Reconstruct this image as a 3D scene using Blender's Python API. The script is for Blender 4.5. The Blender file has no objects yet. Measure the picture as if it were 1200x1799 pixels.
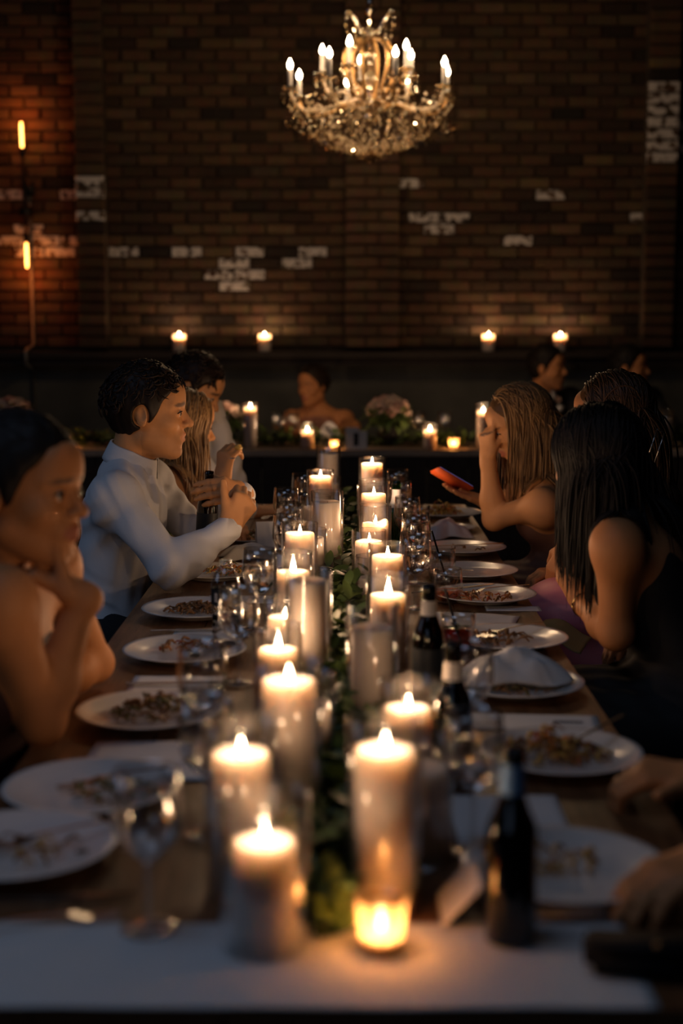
import bpy, math, random
import numpy as np
from mathutils import Vector, Matrix
random.seed(7)
S = bpy.context.scene
C = S.collection
PI = math.pi

# ------------------------------------------------------------------ camera
FPX = 2500.0
PITCH = math.atan((899.5 - 570) / FPX)
YAW = math.atan(5 / FPX)
cam_d = bpy.data.cameras.new('camera')
cam = bpy.data.objects.new('camera', cam_d)
C.objects.link(cam)
cam.location = (0, 0, 1.47)
cam.rotation_euler = (PI / 2 - PITCH, 0, YAW)
cam_d.sensor_fit = 'VERTICAL'
cam_d.sensor_height = 36
cam_d.lens = FPX * 36 / 1799
cam_d.clip_start = 0.05
cam_d.dof.use_dof = True
cam_d.dof.focus_distance = 3.95
cam_d.dof.aperture_fstop = 1.9
S.camera = cam

# ------------------------------------------------------------------ world, lights, exposure
w = bpy.data.worlds.new('dusk')
S.world = w
w.use_nodes = True
w.node_tree.nodes['Background'].inputs[0].default_value = (0.25, 0.36, 0.55, 1)
w.node_tree.nodes['Background'].inputs[1].default_value = 0.02
def area(name, loc, target, sx, sy, col, e):
    l = bpy.data.lights.new(name, 'AREA')
    l.shape = 'RECTANGLE'; l.size = sx; l.size_y = sy; l.color = col; l.energy = e
    o = bpy.data.objects.new(name, l); C.objects.link(o)
    o.location = loc
    o.rotation_euler = (Vector(target) - Vector(loc)).to_track_quat('-Z', 'Y').to_euler()
    return o
area('window_fill', (-4.85, 2.6, 2.9), (0.0, 3.0, 0.8), 3.0, 1.9, (0.50, 0.66, 1.0), 7)
area('overhead_fill', (-1.3, 1.3, 4.48), (-1.3, 1.301, 0), 2.0, 1.6, (0.52, 0.68, 1.0), 9.5)  # added overhead cool fill, brightens level surfaces more than upright ones
area('window_fill', (-1.6, -2.75, 2.5), (0.0, 3.0, 0.8), 2.4, 1.6, (0.50, 0.68, 1.0), 2.6)  # added weak cool fill from behind the camera
S.view_settings.view_transform = 'Standard'
S.view_settings.look = 'None'
S.view_settings.exposure = 0.55
S.view_settings.gamma = 1
S.view_settings.use_curve_mapping = False
cy = S.cycles
cy.max_bounces = 8; cy.diffuse_bounces = 2; cy.glossy_bounces = 3; cy.transmission_bounces = 6
cy.transparent_max_bounces = 48
cy.sample_clamp_indirect = 14.0; cy.sample_clamp_direct = 20.0
cy.caustics_reflective = False; cy.caustics_refractive = False
cy.blur_glossy = 0.5
cy.use_denoising = True
cy.use_adaptive_sampling = True; cy.adaptive_threshold = 0.02
FLAME_W = 0.80          # radiant power of one candle flame
FLAME_COL = (1.0, 0.59, 0.33)

# ------------------------------------------------------------------ placing: a pixel of the photograph seen at depth Y
RC = cam.rotation_euler.to_matrix()
def at(px, py, D):      # D: depth along the lens axis
    return Vector((0, 0, 1.47)) + RC @ Vector((px - 600, 899.5 - py, -FPX)) * (D / FPX)
def atY(px, py, Y):     # Y: distance down the room
    d = RC @ Vector((px - 600, 899.5 - py, -FPX))
    return Vector((0, 0, 1.47)) + d * (Y / d.y)
def yd(D, z):           # room distance of a point at height z seen at lens depth D
    return (D + (z - 1.47) * math.sin(PITCH)) / math.cos(PITCH)
TZ = 0.75
def tab(px, D, z=TZ):   # point at height z, lens depth D, in the column px
    y = yd(D, z)
    return Vector(((px - 600) * D / FPX - y * math.sin(YAW), y, z))
def tabxy(px, py, z=TZ):
    d = RC @ Vector((px - 600, 899.5 - py, -FPX))
    t = (z - 1.47) / d.z
    return Vector((d.x * t, d.y * t, z))

# ------------------------------------------------------------------ object helpers
def link(o):
    C.objects.link(o); return o
def mesh(name, V, F, smooth=True):
    me = bpy.data.meshes.new(name)
    V = V.tolist() if hasattr(V, 'tolist') else [tuple(v) for v in V]
    F = F.tolist() if hasattr(F, 'tolist') else F
    me.from_pydata(V, [], F)
    if smooth: me.shade_smooth()
    me.update()
    return me
def obj(name, me, m=None, parent=None, world=False, loc=None, rot=None):
    o = bpy.data.objects.new(name, me)
    link(o)
    if m is not None:
        ms = m if isinstance(m, (list, tuple)) else [m]
        if len(me.materials) == 0:
            for x in ms: me.materials.append(x)
    if parent is not None:
        o.parent = parent
        if world: o.location = -Vector(parent.location)
    if loc is not None: o.location = loc
    if rot is not None: o.rotation_euler = rot
    return o
def tag(o, label=None, cat=None, group=None, kind=None):
    if label: o['label'] = label
    if cat: o['category'] = cat
    if group: o['group'] = group
    if kind: o['kind'] = kind
    return o
def thing(name, label, cat, loc=(0, 0, 0), rotz=0, group=None):
    o = bpy.data.objects.new(name, None); link(o)
    o.empty_display_size = 0.05
    o.location = loc; o.rotation_euler = (0, 0, rotz)
    return tag(o, label, cat, group)
def struct(name, me, m, parent=None, loc=None):
    o = obj(name, me, m, parent, loc=loc); o['kind'] = 'structure'; return o

class MB:
    def __init__(s): s.v = []; s.f = []
    def add(s, V, F):
        n = len(s.v); s.v += [tuple(v) for v in V]; s.f += [tuple(i + n for i in f) for f in F]
        return s
    def box(s, lo, hi):
        x0, y0, z0 = lo; x1, y1, z1 = hi
        return s.add([(x0,y0,z0),(x1,y0,z0),(x1,y1,z0),(x0,y1,z0),(x0,y0,z1),(x1,y0,z1),(x1,y1,z1),(x0,y1,z1)],
              [(0,3,2,1),(4,5,6,7),(0,1,5,4),(1,2,6,5),(2,3,7,6),(3,0,4,7)])
    def lathe(s, prof, seg=32, c=(0, 0, 0), wob=None):
        V = []; F = []
        n = len(prof)
        rows = []
        for (r, z) in prof:
            if r < 1e-6:
                rows.append([len(V)]); V.append((c[0], c[1], c[2] + z))
            else:
                row = []
                for k in range(seg):
                    a = 2 * PI * k / seg
                    dz = wob(r, z, a) if wob else 0
                    row.append(len(V)); V.append((c[0] + r * math.cos(a), c[1] + r * math.sin(a), c[2] + z + dz))
                rows.append(row)
        for a, b in zip(rows[:-1], rows[1:]):
            if len(a) == 1 and len(b) == 1: continue
            for k in range(seg):
                k2 = (k + 1) % seg
                if len(a) == 1: F.append((a[0], b[k2], b[k]))
                elif len(b) == 1: F.append((a[k], a[k2], b[0]))
                else: F.append((a[k], a[k2], b[k2], b[k]))
        return s.add(V, F)
    def tube(s, path, rad, seg=8, cap=True, flat=1.0, ref=None):
        P = [Vector(p) for p in path]; n = len(P)
        R = rad if hasattr(rad, '__len__') else [rad] * n
        V = []; F = []
        t0 = (P[1] - P[0]).normalized()
        up = Vector(ref) if ref is not None else (Vector((0, 0, 1)) if abs(t0.z) < .9 else Vector((1, 0, 0)))
        for i in range(n):
            t = (P[min(i + 1, n - 1)] - P[max(i - 1, 0)]).normalized()
            a = t.cross(up).normalized(); b = a.cross(t).normalized(); up = b
            for k in range(seg):
                q = 2 * PI * k / seg
                V.append(P[i] + a * (R[i] * math.cos(q)) + b * (R[i] * flat * math.sin(q)))
        for i in range(n - 1):
            for k in range(seg):
                k2 = (k + 1) % seg
                F.append((i * seg + k, i * seg + k2, (i + 1) * seg + k2, (i + 1) * seg + k))
        if cap:
            F.append(tuple(range(seg - 1, -1, -1))); F.append(tuple((n - 1) * seg + k for k in range(seg)))
        return s.add(V, F)
    def me(s, name, smooth=True): return mesh(name, s.v, s.f, smooth)

# ------------------------------------------------------------------ materials
def mat(name, col, rough=.5, metal=0.0, col2=None, nscale=20, bump=0, bscale=80, spec=.5, emis=None, estr=0, sss=0, rnd=None, stretch=None, trans=0, ior=1.45, coat=0):
    m = bpy.data.materials.new(name); m.use_nodes = True
    nt = m.node_tree; N = nt.nodes; L = nt.links
    b = N['Principled BSDF']
    b.inputs['Base Color'].default_value = (*col, 1)
    b.inputs['Roughness'].default_value = rough
    b.inputs['Metallic'].default_value = metal
    b.inputs['Specular IOR Level'].default_value = spec
    b.inputs['IOR'].default_value = ior
    if coat: b.inputs['Coat Weight'].default_value = coat; b.inputs['Coat Roughness'].default_value = .08
    if trans: b.inputs['Transmission Weight'].default_value = trans
    if emis: b.inputs['Emission Color'].default_value = (*emis, 1); b.inputs['Emission Strength'].default_value = estr
    if sss:
        b.inputs['Subsurface Weight'].default_value = 1.0
        b.inputs['Subsurface Radius'].default_value = (1, .86, .72); b.inputs['Subsurface Scale'].default_value = sss
    tc = N.new('ShaderNodeTexCoord')
    vec = tc.outputs['Object']
    if stretch:
        mp = N.new('ShaderNodeMapping'); mp.inputs['Scale'].default_value = stretch
        L.new(vec, mp.inputs['Vector']); vec = mp.outputs['Vector']
    if col2 is not None:
        mix = N.new('ShaderNodeMix'); mix.data_type = 'RGBA'
        mix.inputs['A'].default_value = (*col, 1); mix.inputs['B'].default_value = (*col2, 1)
        if rnd == 'island':
            g = N.new('ShaderNodeNewGeometry'); L.new(g.outputs['Random Per Island'], mix.inputs['Factor'])
        elif rnd == 'object':
            g = N.new('ShaderNodeObjectInfo'); L.new(g.outputs['Random'], mix.inputs['Factor'])
        else:
            n = N.new('ShaderNodeTexNoise'); n.inputs['Scale'].default_value = nscale; n.inputs['Detail'].default_value = 5
            L.new(vec, n.inputs['Vector'])
            mr = N.new('ShaderNodeMapRange'); mr.inputs[1].default_value = .35; mr.inputs[2].default_value = .65
            L.new(n.outputs['Fac'], mr.inputs[0]); L.new(mr.outputs[0], mix.inputs['Factor'])
        L.new(mix.outputs['Result'], b.inputs['Base Color'])
    if bump:
        n2 = N.new('ShaderNodeTexNoise'); n2.inputs['Scale'].default_value = bscale; n2.inputs['Detail'].default_value = 4
        L.new(vec, n2.inputs['Vector'])
        bp = N.new('ShaderNodeBump'); bp.inputs['Strength'].default_value = bump; bp.inputs['Distance'].default_value = .004
        L.new(n2.outputs['Fac'], bp.inputs['Height']); L.new(bp.outputs['Normal'], b.inputs['Normal'])
    return m
def glass_mat(name, tint=(1, 1, 1), rough=.02, f0=.05, gcol=(1, 1, 1), power=4.0, edge=1.0):
    """thin clear glass: light passes straight through, the surface reflects more towards grazing angles"""
    m = bpy.data.materials.new(name); m.use_nodes = True
    nt = m.node_tree; N = nt.nodes; L = nt.links
    N.remove(N['Principled BSDF'])
    tr = N.new('ShaderNodeBsdfTransparent'); tr.inputs[0].default_value = (*tint, 1)
    gl = N.new('ShaderNodeBsdfGlossy'); gl.inputs['Color'].default_value = (*gcol, 1); gl.inputs['Roughness'].default_value = rough
    lw = N.new('ShaderNodeLayerWeight'); lw.inputs[0].default_value = .5
    p = N.new('ShaderNodeMath'); p.operation = 'POWER'; p.inputs[1].default_value = power
    ma = N.new('ShaderNodeMath'); ma.operation = 'MULTIPLY_ADD'; ma.inputs[1].default_value = edge - f0; ma.inputs[2].default_value = f0
    L.new(lw.outputs['Facing'], p.inputs[0]); L.new(p.outputs[0], ma.inputs[0])
    mx = N.new('ShaderNodeMixShader')
    L.new(ma.outputs[0], mx.inputs[0]); L.new(tr.outputs[0], mx.inputs[1]); L.new(gl.outputs[0], mx.inputs[2])
    L.new(mx.outputs[0], N['Material Output'].inputs['Surface'])
    return m
def flame_mat(name, col, s):
    m = emit(name, col, s); nt = m.node_tree; N = nt.nodes
    ad = N.new('ShaderNodeAddShader'); tr = N.new('ShaderNodeBsdfTransparent')
    e = [n for n in N if n.type == 'EMISSION'][0]
    nt.links.new(e.outputs[0], ad.inputs[0]); nt.links.new(tr.outputs[0], ad.inputs[1]); nt.links.new(ad.outputs[0], N['Material Output'].inputs['Surface'])
    return m
def frosted(name, col, tint):
    m = bpy.data.materials.new(name); m.use_nodes = True
    nt = m.node_tree; N = nt.nodes; L = nt.links; N.remove(N['Principled BSDF'])
    t1 = N.new('ShaderNodeBsdfTranslucent'); t1.inputs[0].default_value = (*col, 1)
    t2 = N.new('ShaderNodeBsdfTransparent'); t2.inputs[0].default_value = (*tint, 1)
    g = N.new('ShaderNodeBsdfGlossy'); g.inputs['Roughness'].default_value = .12
    m1 = N.new('ShaderNodeMixShader'); m1.inputs[0].default_value = .45
    m2 = N.new('ShaderNodeMixShader'); m2.inputs[0].default_value = .08
    L.new(t2.outputs[0], m1.inputs[1]); L.new(t1.outputs[0], m1.inputs[2]); L.new(m1.outputs[0], m2.inputs[1]); L.new(g.outputs[0], m2.inputs[2])
    L.new(m2.outputs[0], N['Material Output'].inputs['Surface'])
    return m
def emit(name, col, s):
    m = bpy.data.materials.new(name); m.use_nodes = True
    nt = m.node_tree; N = nt.nodes
    N.remove(N['Principled BSDF'])
    e = N.new('ShaderNodeEmission'); e.inputs[0].default_value = (*col, 1); e.inputs[1].default_value = s
    nt.links.new(e.outputs[0], N['Material Output'].inputs['Surface'])
    return m
def brick_mat(name, cols, source, paint=False):
    m = mat(name, cols[0], .85, bump=.6, bscale=60)
    nt = m.node_tree; N = nt.nodes; L = nt.links; b = N['Principled BSDF']
    cr = N.new('ShaderNodeValToRGB')
    el = cr.color_ramp.elements
    while len(el) < len(cols): el.new(.5)
    for i, c in enumerate(cols):
        el[i].position = i / (len(cols) - 1); el[i].color = (*c, 1)
    if source == 'object':
        L.new(N.new('ShaderNodeObjectInfo').outputs['Random'], cr.inputs[0])
    else:
        L.new(N.new('ShaderNodeNewGeometry').outputs['Random Per Island'], cr.inputs[0])
    g = N.new('ShaderNodeNewGeometry')
    n = N.new('ShaderNodeTexNoise'); n.inputs['Scale'].default_value = 14; n.inputs['Detail'].default_value = 6
    L.new(g.outputs['Position'], n.inputs['Vector'])
    mx = N.new('ShaderNodeMix'); mx.data_type = 'RGBA'; mx.blend_type = 'MULTIPLY'
    mx.inputs['Factor'].default_value = .6
    L.new(cr.outputs[0], mx.inputs['A']); L.new(n.outputs['Color'], mx.inputs['B'])
    out = mx.outputs['Result']
    if paint:
        n2 = N.new('ShaderNodeTexNoise'); n2.inputs['Scale'].default_value = 20; n2.inputs['Detail'].default_value = 8
        L.new(g.outputs['Position'], n2.inputs['Vector'])
        mr = N.new('ShaderNodeMapRange'); mr.inputs[1].default_value = .43; mr.inputs[2].default_value = .50
        L.new(n2.outputs['Fac'], mr.inputs[0])
        m2 = N.new('ShaderNodeMix'); m2.data_type = 'RGBA'; m2.inputs['B'].default_value = (.62, .58, .56, 1)
        L.new(mr.outputs[0], m2.inputs['Factor']); L.new(out, m2.inputs['A']); out = m2.outputs['Result']
    L.new(out, b.inputs['Base Color'])
    return m

M = {}
BR = [(.022, .014, .009), (.075, .038, .019), (.12, .060, .028), (.155, .088, .042), (.095, .048, .024), (.085, .055, .032), (.20, .125, .062)]
M['brick'] = brick_mat('brick_brown', BR, 'object')
M['brick_stuff'] = brick_mat('brick_brown_far', BR, 'island')
M['brick_paint'] = brick_mat('brick_with_paint_rest', BR, 'object', True)
BP = [(.10, .055, .032), (.14, .075, .042), (.17, .10, .055), (.12, .07, .042)]
M['brick_pier'] = brick_mat('brick_pier', BP, 'object')
M['mortar'] = mat('mortar', (.055, .040, .028), .95, bump=.5)
M['concrete'] = mat('concrete', (.105, .105, .09), .8, col2=(.07, .07, .06), nscale=3, bump=.3)
M['floor'] = mat('concrete_floor', (.07, .06, .05), .5, col2=(.045, .04, .035), nscale=2)
M['dark_paint'] = mat('dark_plaster', (.05, .042, .035), .9, col2=(.035, .03, .025), nscale=2)
M['dark_timber'] = mat('dark_timber', (.035, .022, .014), .6, col2=(.02, .012, .008), nscale=6, stretch=(1, 12, 12), bump=.3)
M['table_wood'] = mat('table_wood', (.20, .092, .038), .34, col2=(.105, .045, .018), nscale=7, stretch=(14, 1.2, 14), bump=.25, bscale=30)
M['chair_wood'] = mat('chair_wood', (.045, .025, .014), .45, col2=(.03, .016, .009), nscale=8, stretch=(1, 1, .2))
M['head_wood'] = mat('head_table_wood', (.40, .32, .25), .45, col2=(.30, .23, .17), nscale=8, stretch=(1, 14, 14))
M['wax'] = mat('candle_wax', (.58, .50, .435), .5, sss=.05)
M['wick'] = mat('burnt_wick', (.02, .015, .01), .9)
M['flame'] = flame_mat('flame', (1.0, .72, .42), 24)
M['glass'] = glass_mat('clear_glass', f0=.07, power=2.6, rough=.05)
M['goblet'] = glass_mat('goblet_glass', f0=.09, power=2.2, rough=.06, tint=(.96, .96, .96))
M['water'] = mat('water', (1, 1, 1), .02, trans=1, ior=1.33)
M['amber_glass'] = frosted('amber_glass', (.92, .62, .34), (1, .80, .55))
M['brown_glass'] = glass_mat('brown_bottle_glass', tint=(.16, .05, .014), f0=.05, rough=.06, power=4)
M['green_glass'] = glass_mat('green_bottle_glass', tint=(.12, .5, .14), f0=.06, rough=.06)
M['pet'] = glass_mat('plastic_bottle', f0=.07, power=2.2, rough=.12, tint=(.93, .95, .97))
M['china'] = mat('white_china', (.70, .69, .67), .18, spec=.6, coat=.3)
M['steel'] = mat('cutlery_steel', (.62, .60, .57), .22, 1.0)
M['linen'] = mat('white_linen', (.68, .67, .66), .85, bump=.25, bscale=300)
M['olive'] = mat('olive_cloth', (.24, .21, .09), .85, bump=.2, bscale=250)
M['paper'] = mat('white_paper', (.66, .66, .66), .7)
M['ink'] = mat('printed_ink', (.03, .03, .035), .8)
M['label_paper'] = mat('bottle_label_paper', (.55, .50, .44), .6)
M['label_dark'] = mat('dark_bottle_label', (.012, .016, .02), .5)
M['label_blue'] = mat('blue_neck_label', (.16, .32, .55), .5)
M['leaf'] = mat('leaf_green', (.045, .085, .022), .45, col2=(.10, .16, .035), rnd='object')
M['leaf_mass'] = mat('leaf_green_mass', (.035, .07, .02), .5, col2=(.09, .13, .03), rnd='island')
M['stem'] = mat('stem', (.06, .07, .025), .7)
M['black'] = mat('black_leather', (.006, .005, .005), .7, spec=.2)
M['brass'] = mat('aged_brass', (.34, .20, .08), .35, 1.0)
M['crystal_soft'] = glass_mat('crystal_beads', tint=(.95, .88, .76), f0=.35, rough=.28, power=2, gcol=(1, .9, .76))
M['crystal'] = glass_mat('cut_crystal', tint=(.90, .80, .66), f0=.60, rough=.06, power=2, gcol=(1, .90, .76))
M['sleeve'] = mat('ivory_candle_sleeve', (.55, .52, .5), .5)
M['bulb'] = flame_mat('lit_candle_bulb', (1.0, .78, .48), 22)
M['edison'] = emit('glowing_filament', (1.0, .42, .11), 9)
M['iron'] = mat('black_iron', (.014, .012, .011), .5, .3)
M['conduit'] = mat('grey_conduit', (.22, .22, .21), .5, .4)
M['gold'] = mat('gold', (.85, .58, .22), .2, 1.0)
M['silver'] = mat('silver', (.8, .8, .8), .15, 1.0)
M['pearl'] = mat('pearl', (.8, .74, .68), .2)
M['food_brown'] = mat('shredded_roast', (.16, .07, .025), .5, col2=(.28, .13, .04), rnd='island')
M['food_green'] = mat('salad_leaf_scraps', (.10, .13, .03), .5, col2=(.16, .11, .03), rnd='island')
M['food_red'] = mat('red_pepper_scraps', (.38, .06, .015), .4, col2=(.45, .18, .03), rnd='island')
M['food_yellow'] = mat('golden_pastry', (.62, .40, .09), .5, col2=(.45, .25, .05), nscale=60)
M['red_drink'] = glass_mat('red_cocktail', tint=(.62, .10, .03), f0=.05)
M['whiskey'] = glass_mat('amber_whiskey', tint=(.95, .45, .12), f0=.08)
M['mint'] = mat('mint_leaf', (.03, .05, .015), .5)
# ================================================================== STRUCTURE
WY = 10.0                       # face of the brick wall
m = MB().box((-5, -3, -.1), (5, WY + .4, 0)); struct('floor', m.me('floor', False), M['floor'])
m = MB().box((-5, -3, 4.5), (-2.3, WY + .4, 4.7)).box((-.3, -3, 4.5), (5, WY + .4, 4.7)).box((-2.3, -3, 4.5), (-.3, .5, 4.7)).box((-2.3, 2.1, 4.5), (-.3, WY + .4, 4.7)); struct('ceiling', m.me('ceiling', False), M['dark_paint'])
m = MB().box((-5.2, -3, 0), (-5, 1.1, 4.5)).box((-5.2, 4.1, 0), (-5, WY + .4, 4.5)).box((-5.2, 1.1, 0), (-5, 4.1, 1.9)).box((-5.2, 1.1, 3.9), (-5, 4.1, 4.5)); struct('wall_left', m.me('wall_left', False), M['dark_paint'])
m = MB()
for y in (1.1, 2.07, 3.07, 4.04): m.box((-5.12, y, 1.9), (-5.06, y + .06, 3.9))
for z in (1.9, 2.87, 3.84): m.box((-5.115, 1.1, z), (-5.065, 4.1, z + .06))
win = struct('window_2', m.me('window_2', False), M['dark_timber'])
for i in range(3):
    for j in range(2):
        y0 = (1.16, 2.13, 3.13)[i]; y1 = (2.07, 3.07, 4.04)[i]; z0 = (1.96, 2.93)[j]
        p = MB().box((-5.095, y0, z0), (-5.09, y1, z0 + .91)); struct('pane', p.me('pane', False), M['glass'], win)
m = MB().box((5, -3, 0), (5.2, WY + .4, 4.5)); struct('wall_right', m.me('wall_right', False), M['dark_paint'])
m = MB()
for x in (-2.3, -1.33, -.36): m.box((x, .5, 4.56), (x + .06, 2.1, 4.64))
for y in (.5, 2.04): m.box((-2.3, y, 4.565), (-.3, y + .06, 4.635))
win = struct('added_skylight', m.me('added_skylight', False), M['dark_timber'])  # ceiling opening and frame added to carry the overhead fill
for x0, x1 in ((-2.24, -1.33), (-1.27, -.36)):
    p = MB().box((x0, .56, 4.598), (x1, 2.04, 4.603)); struct('pane', p.me('pane', False), M['glass'], win)
# wall behind the camera, with a window added to frame the cool fill light
m = MB().box((-5, -3.2, 0), (-3, -3, 4.5)).box((-.2, -3.2, 0), (5, -3, 4.5)).box((-3, -3.2, 0), (-.2, -3, 1.5)).box((-3, -3.2, 3.5), (-.2, -3, 4.5))
struct('wall_front', m.me('wall_front', False), M['dark_paint'])
m = MB()
for x in (-3, -2.1, -1.13, -.26): m.box((x, -3.12, 1.5), (x + .06, -3.06, 3.5))
for z in (1.5, 2.47, 3.44): m.box((-3, -3.115, z), (-.2, -3.065, z + .06))
win = struct('added_window', m.me('added_window', False), M['dark_timber'])
for i in range(3):
    for j in range(2):
        x0 = (-2.94, -2.04, -1.07)[i]; x1 = (-2.1, -1.13, -.26)[i]; z0 = (1.56, 2.53)[j]
        p = MB().box((x0, -3.095, z0), (x1, -3.09, z0 + .91)); struct('pane', p.me('pane', False), M['glass'], win)
m = MB().box((-5, WY + .03, 0), (5, WY + .4, 4.5))
wall = struct('wall_back', m.me('wall_back', False), M['mortar'])
BL, BH, PX, PZ = .207, .064, .2185, .0775
def brick_me(L, H=BH, D=.055, ch=.006):
    x = L / 2; z = H / 2
    V = [(-x,0,-z),(x,0,-z),(x,0,z),(-x,0,z),(-x+ch*0,-D+ch,-z),(x,-D+ch,-z),(x,-D+ch,z),(-x,-D+ch,z),
         (-x+ch,-D,-z+ch),(x-ch,-D,-z+ch),(x-ch,-D,z-ch),(-x+ch,-D,z-ch)]
    F = [(0,1,5,4),(1,2,6,5),(2,3,7,6),(3,0,4,7),(4,5,9,8),(5,6,10,9),(6,7,11,10),(7,4,8,11),(8,9,10,11)]
    return V, F
BRK = {}
def brick_mesh(L, H=BH):
    k = (round(L, 3), round(H, 3))
    if k not in BRK:
        V, F = brick_me(L, H); BRK[k] = mesh('brick', V, F, False); BRK[k].materials.append(M['brick'])
    return BRK[k]
PATCH = [(138,288,172,345,.9),(138,375,172,412,.8),(60,318,172,350,.5),(0,335,140,390,.4),(0,392,95,450,.95),(60,412,142,455,.85),(0,450,140,480,.3),(100,300,140,345,.5),
 (186,425,245,458,.6),(186,465,300,515,.5),(300,425,345,460,.35),(340,428,370,454,.8),(376,462,462,508,.8),(435,425,600,465,.6),(515,438,560,478,.8),(515,492,560,512,.6),
 (735,375,800,415,.85),(870,388,936,440,.75),(978,420,1012,442,.8),(1028,368,1135,400,.8),(1040,400,1090,440,.7),(950,340,1000,365,.4),(700,320,740,345,.4),(1108,310,1142,332,.8),
 (1150,152,1186,280,1.0),(1186,185,1200,275,1.0),(248,150,292,192,.35),(420,150,450,170,.4)]
rb = random.Random(5)
def proj(p):
    q = RC.transposed() @ (Vector(p) - Vector((0, 0, 1.47)))
    return 600 + FPX * q.x / -q.z, 899.5 - FPX * q.y / -q.z
def painted(p):
    x, y = proj(p)
    for (a, b, c, d, pr) in PATCH:
        if a <= x <= c and b <= y <= d and rb.random() < pr: return True
    return False
def lay_brick(parent, L, x, y, z, rz=0, H=BH):
    o = bpy.data.objects.new('brick', brick_mesh(L, H)); link(o); o.parent = parent
    o.location = (x, y + rb.uniform(-.004, .004), z); o.rotation_euler = (rb.gauss(0, .004), rb.gauss(0, .005), rz)
    if painted((x, y, z)):
        o.material_slots[0].link = 'OBJECT'; o.material_slots[0].material = M['brick_paint']
    return o
ZB = 1.31
spots = []
nrow = int((4.45 - ZB) / PZ)
for r in range(nrow):
    z = ZB + PZ * (r + .5)
    off = (r % 2) * PX / 2
    for k in range(-16, 17):
        x = k * PX + off
        if abs(x) < 3.4: spots.append((x, z))
PIL = [(133, 186), (606, 703), (1132, 1188)]          # the three brick piers, by the columns they fill
pilx = [(atY(a, 400, WY - .14).x, atY(b, 400, WY - .14).x) for a, b in PIL]
def covered(x): return any(a + .03 < x - BL / 2 and x + BL / 2 < b - .03 for a, b in pilx)
spots = [s for s in spots if not covered(s[0])]
def key(s):
    x, y = proj((s[0], WY, s[1]))
    inside = -10 < x < 1210 and -10 < y < 640
    return (0 if inside else 1, 0 if painted((s[0], WY, s[1])) else 1, abs(x - 430) * .6 + abs(y - 180))
order = sorted(spots, key=key)
for (x, z) in order[:300]: lay_brick(wall, BL + rb.choice((-.012, 0, 0, .004)), x, WY + .05, z)
m = MB()
for (x, z) in order[300:]:
    V, F = brick_me(BL); dy = rb.uniform(-.004, .004)
    m.add([(v[0] + x, v[1] + WY + .05 + dy, v[2] + z) for v in V], F)
tag(obj('brickwork', m.me('brickwork', False), M['brick_stuff'], wall), kind='stuff')
for i, (a, b) in enumerate(pilx):
    m = MB().box((a + .012, WY - .125, ZB), (b - .012, WY + .03, 4.5))
    pil = struct('trim_%d' % (i + 1), m.me('trim', False), M['mortar'])
    W = b - a
    for r in range(int((3.95 - ZB) / PZ)):
        z = ZB + PZ * (r + .5)
        if W > .3:
            parts = [(a, a + W * .62), (a + W * .62, b)] if r % 2 else [(a, a + W * .38), (a + W * .38, b)]
        else: parts = [(a, b)]
        for (u, v) in parts:
            o = lay_brick(pil, v - u - .012, (u + v) / 2, WY - .11, z)
            if i == 1 and o.material_slots[0].link == 'DATA': o.material_slots[0].link = 'OBJECT'; o.material_slots[0].material = M['brick_pier']
# ledge and concrete base below the brickwork
m = MB().box((-3.6, WY - .26, 1.245), (3.6, WY + .03, 1.285)).box((-3.6, WY - .20, 1.19), (3.6, WY + .03, 1.245))
struct('trim_4', m.me('trim', False), M['dark_timber'])
m = MB().box((-4.9, WY - .05, 0), (4.9, WY + .03, 1.19)); struct('trim_5', m.me('trim', False), M['concrete'])

# ================================================================== TABLES
def plank_table(name, label, x0, x1, y0, y1, along, n, wood, th=.035, top=TZ, aprons=True):
    t = thing(name, label, 'table', ((x0 + x1) / 2, (y0 + y1) / 2, 0))
    cx, cy_ = t.location.x, t.location.y
    if along == 'y':
        wd = (x1 - x0) / n
        for i in range(n):
            m = MB().box((x0 + i * wd + .0012 - cx, y0 - cy_, top - th), (x0 + (i + 1) * wd - .0012 - cx, y1 - cy_, top - (i % 2) * .0006))
            obj('plank', m.me('plank', False), wood, t)
    else:
        wd = (y1 - y0) / n
        for i in range(n):
            m = MB().box((x0 - cx, y0 + i * wd + .0012 - cy_, top - th), (x1 - cx, y0 + (i + 1) * wd - .0012 - cy_, top))
            obj('plank', m.me('plank', False), wood, t)
    a = .09
    if aprons:
        for (p, q) in (((x0+a, y0+a), (x1-a, y0+a+.03)), ((x0+a, y1-a-.03), (x1-a, y1-a)), ((x0+a, y0+a+.03), (x0+a+.03, y1-a-.03)), ((x1-a-.03, y0+a+.03), (x1-a, y1-a-.03))):
            m = MB().box((p[0]-cx, p[1]-cy_, top - th - .08), (q[0]-cx, q[1]-cy_, top - th)); obj('apron', m.me('apron', False), wood, t)
    ys = [y0 + a, (y0 + y1) / 2, y1 - a] if along == 'y' else [y0 + a, y1 - a]
    xs = [x0 + a, x1 - a] if along == 'y' else [x0 + a, (x0 + x1) / 2, x1 - a]
    for x in xs:
        for y in ys:
            m = MB().box((x - .035 - cx, y - .035 - cy_, 0), (x + .035 - cx, y + .035 - cy_, top - th)); obj('leg', m.me('leg', False), wood, t)
    return t
TX0, TX1, TY0, TY1 = -.54, .487, 1.425, 5.70
plank_table('dining_table', 'long dark plank dining table running away from the camera, covered in candles', TX0, TX1, TY0, TY1, 'y', 5, M['table_wood'])
HY0, HY1 = 8.2, 8.86
ht = plank_table('head_table', 'long head table across the room before the brick wall', -2.9, 2.9, HY0, HY1, 'x', 3, M['head_wood'])
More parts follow.
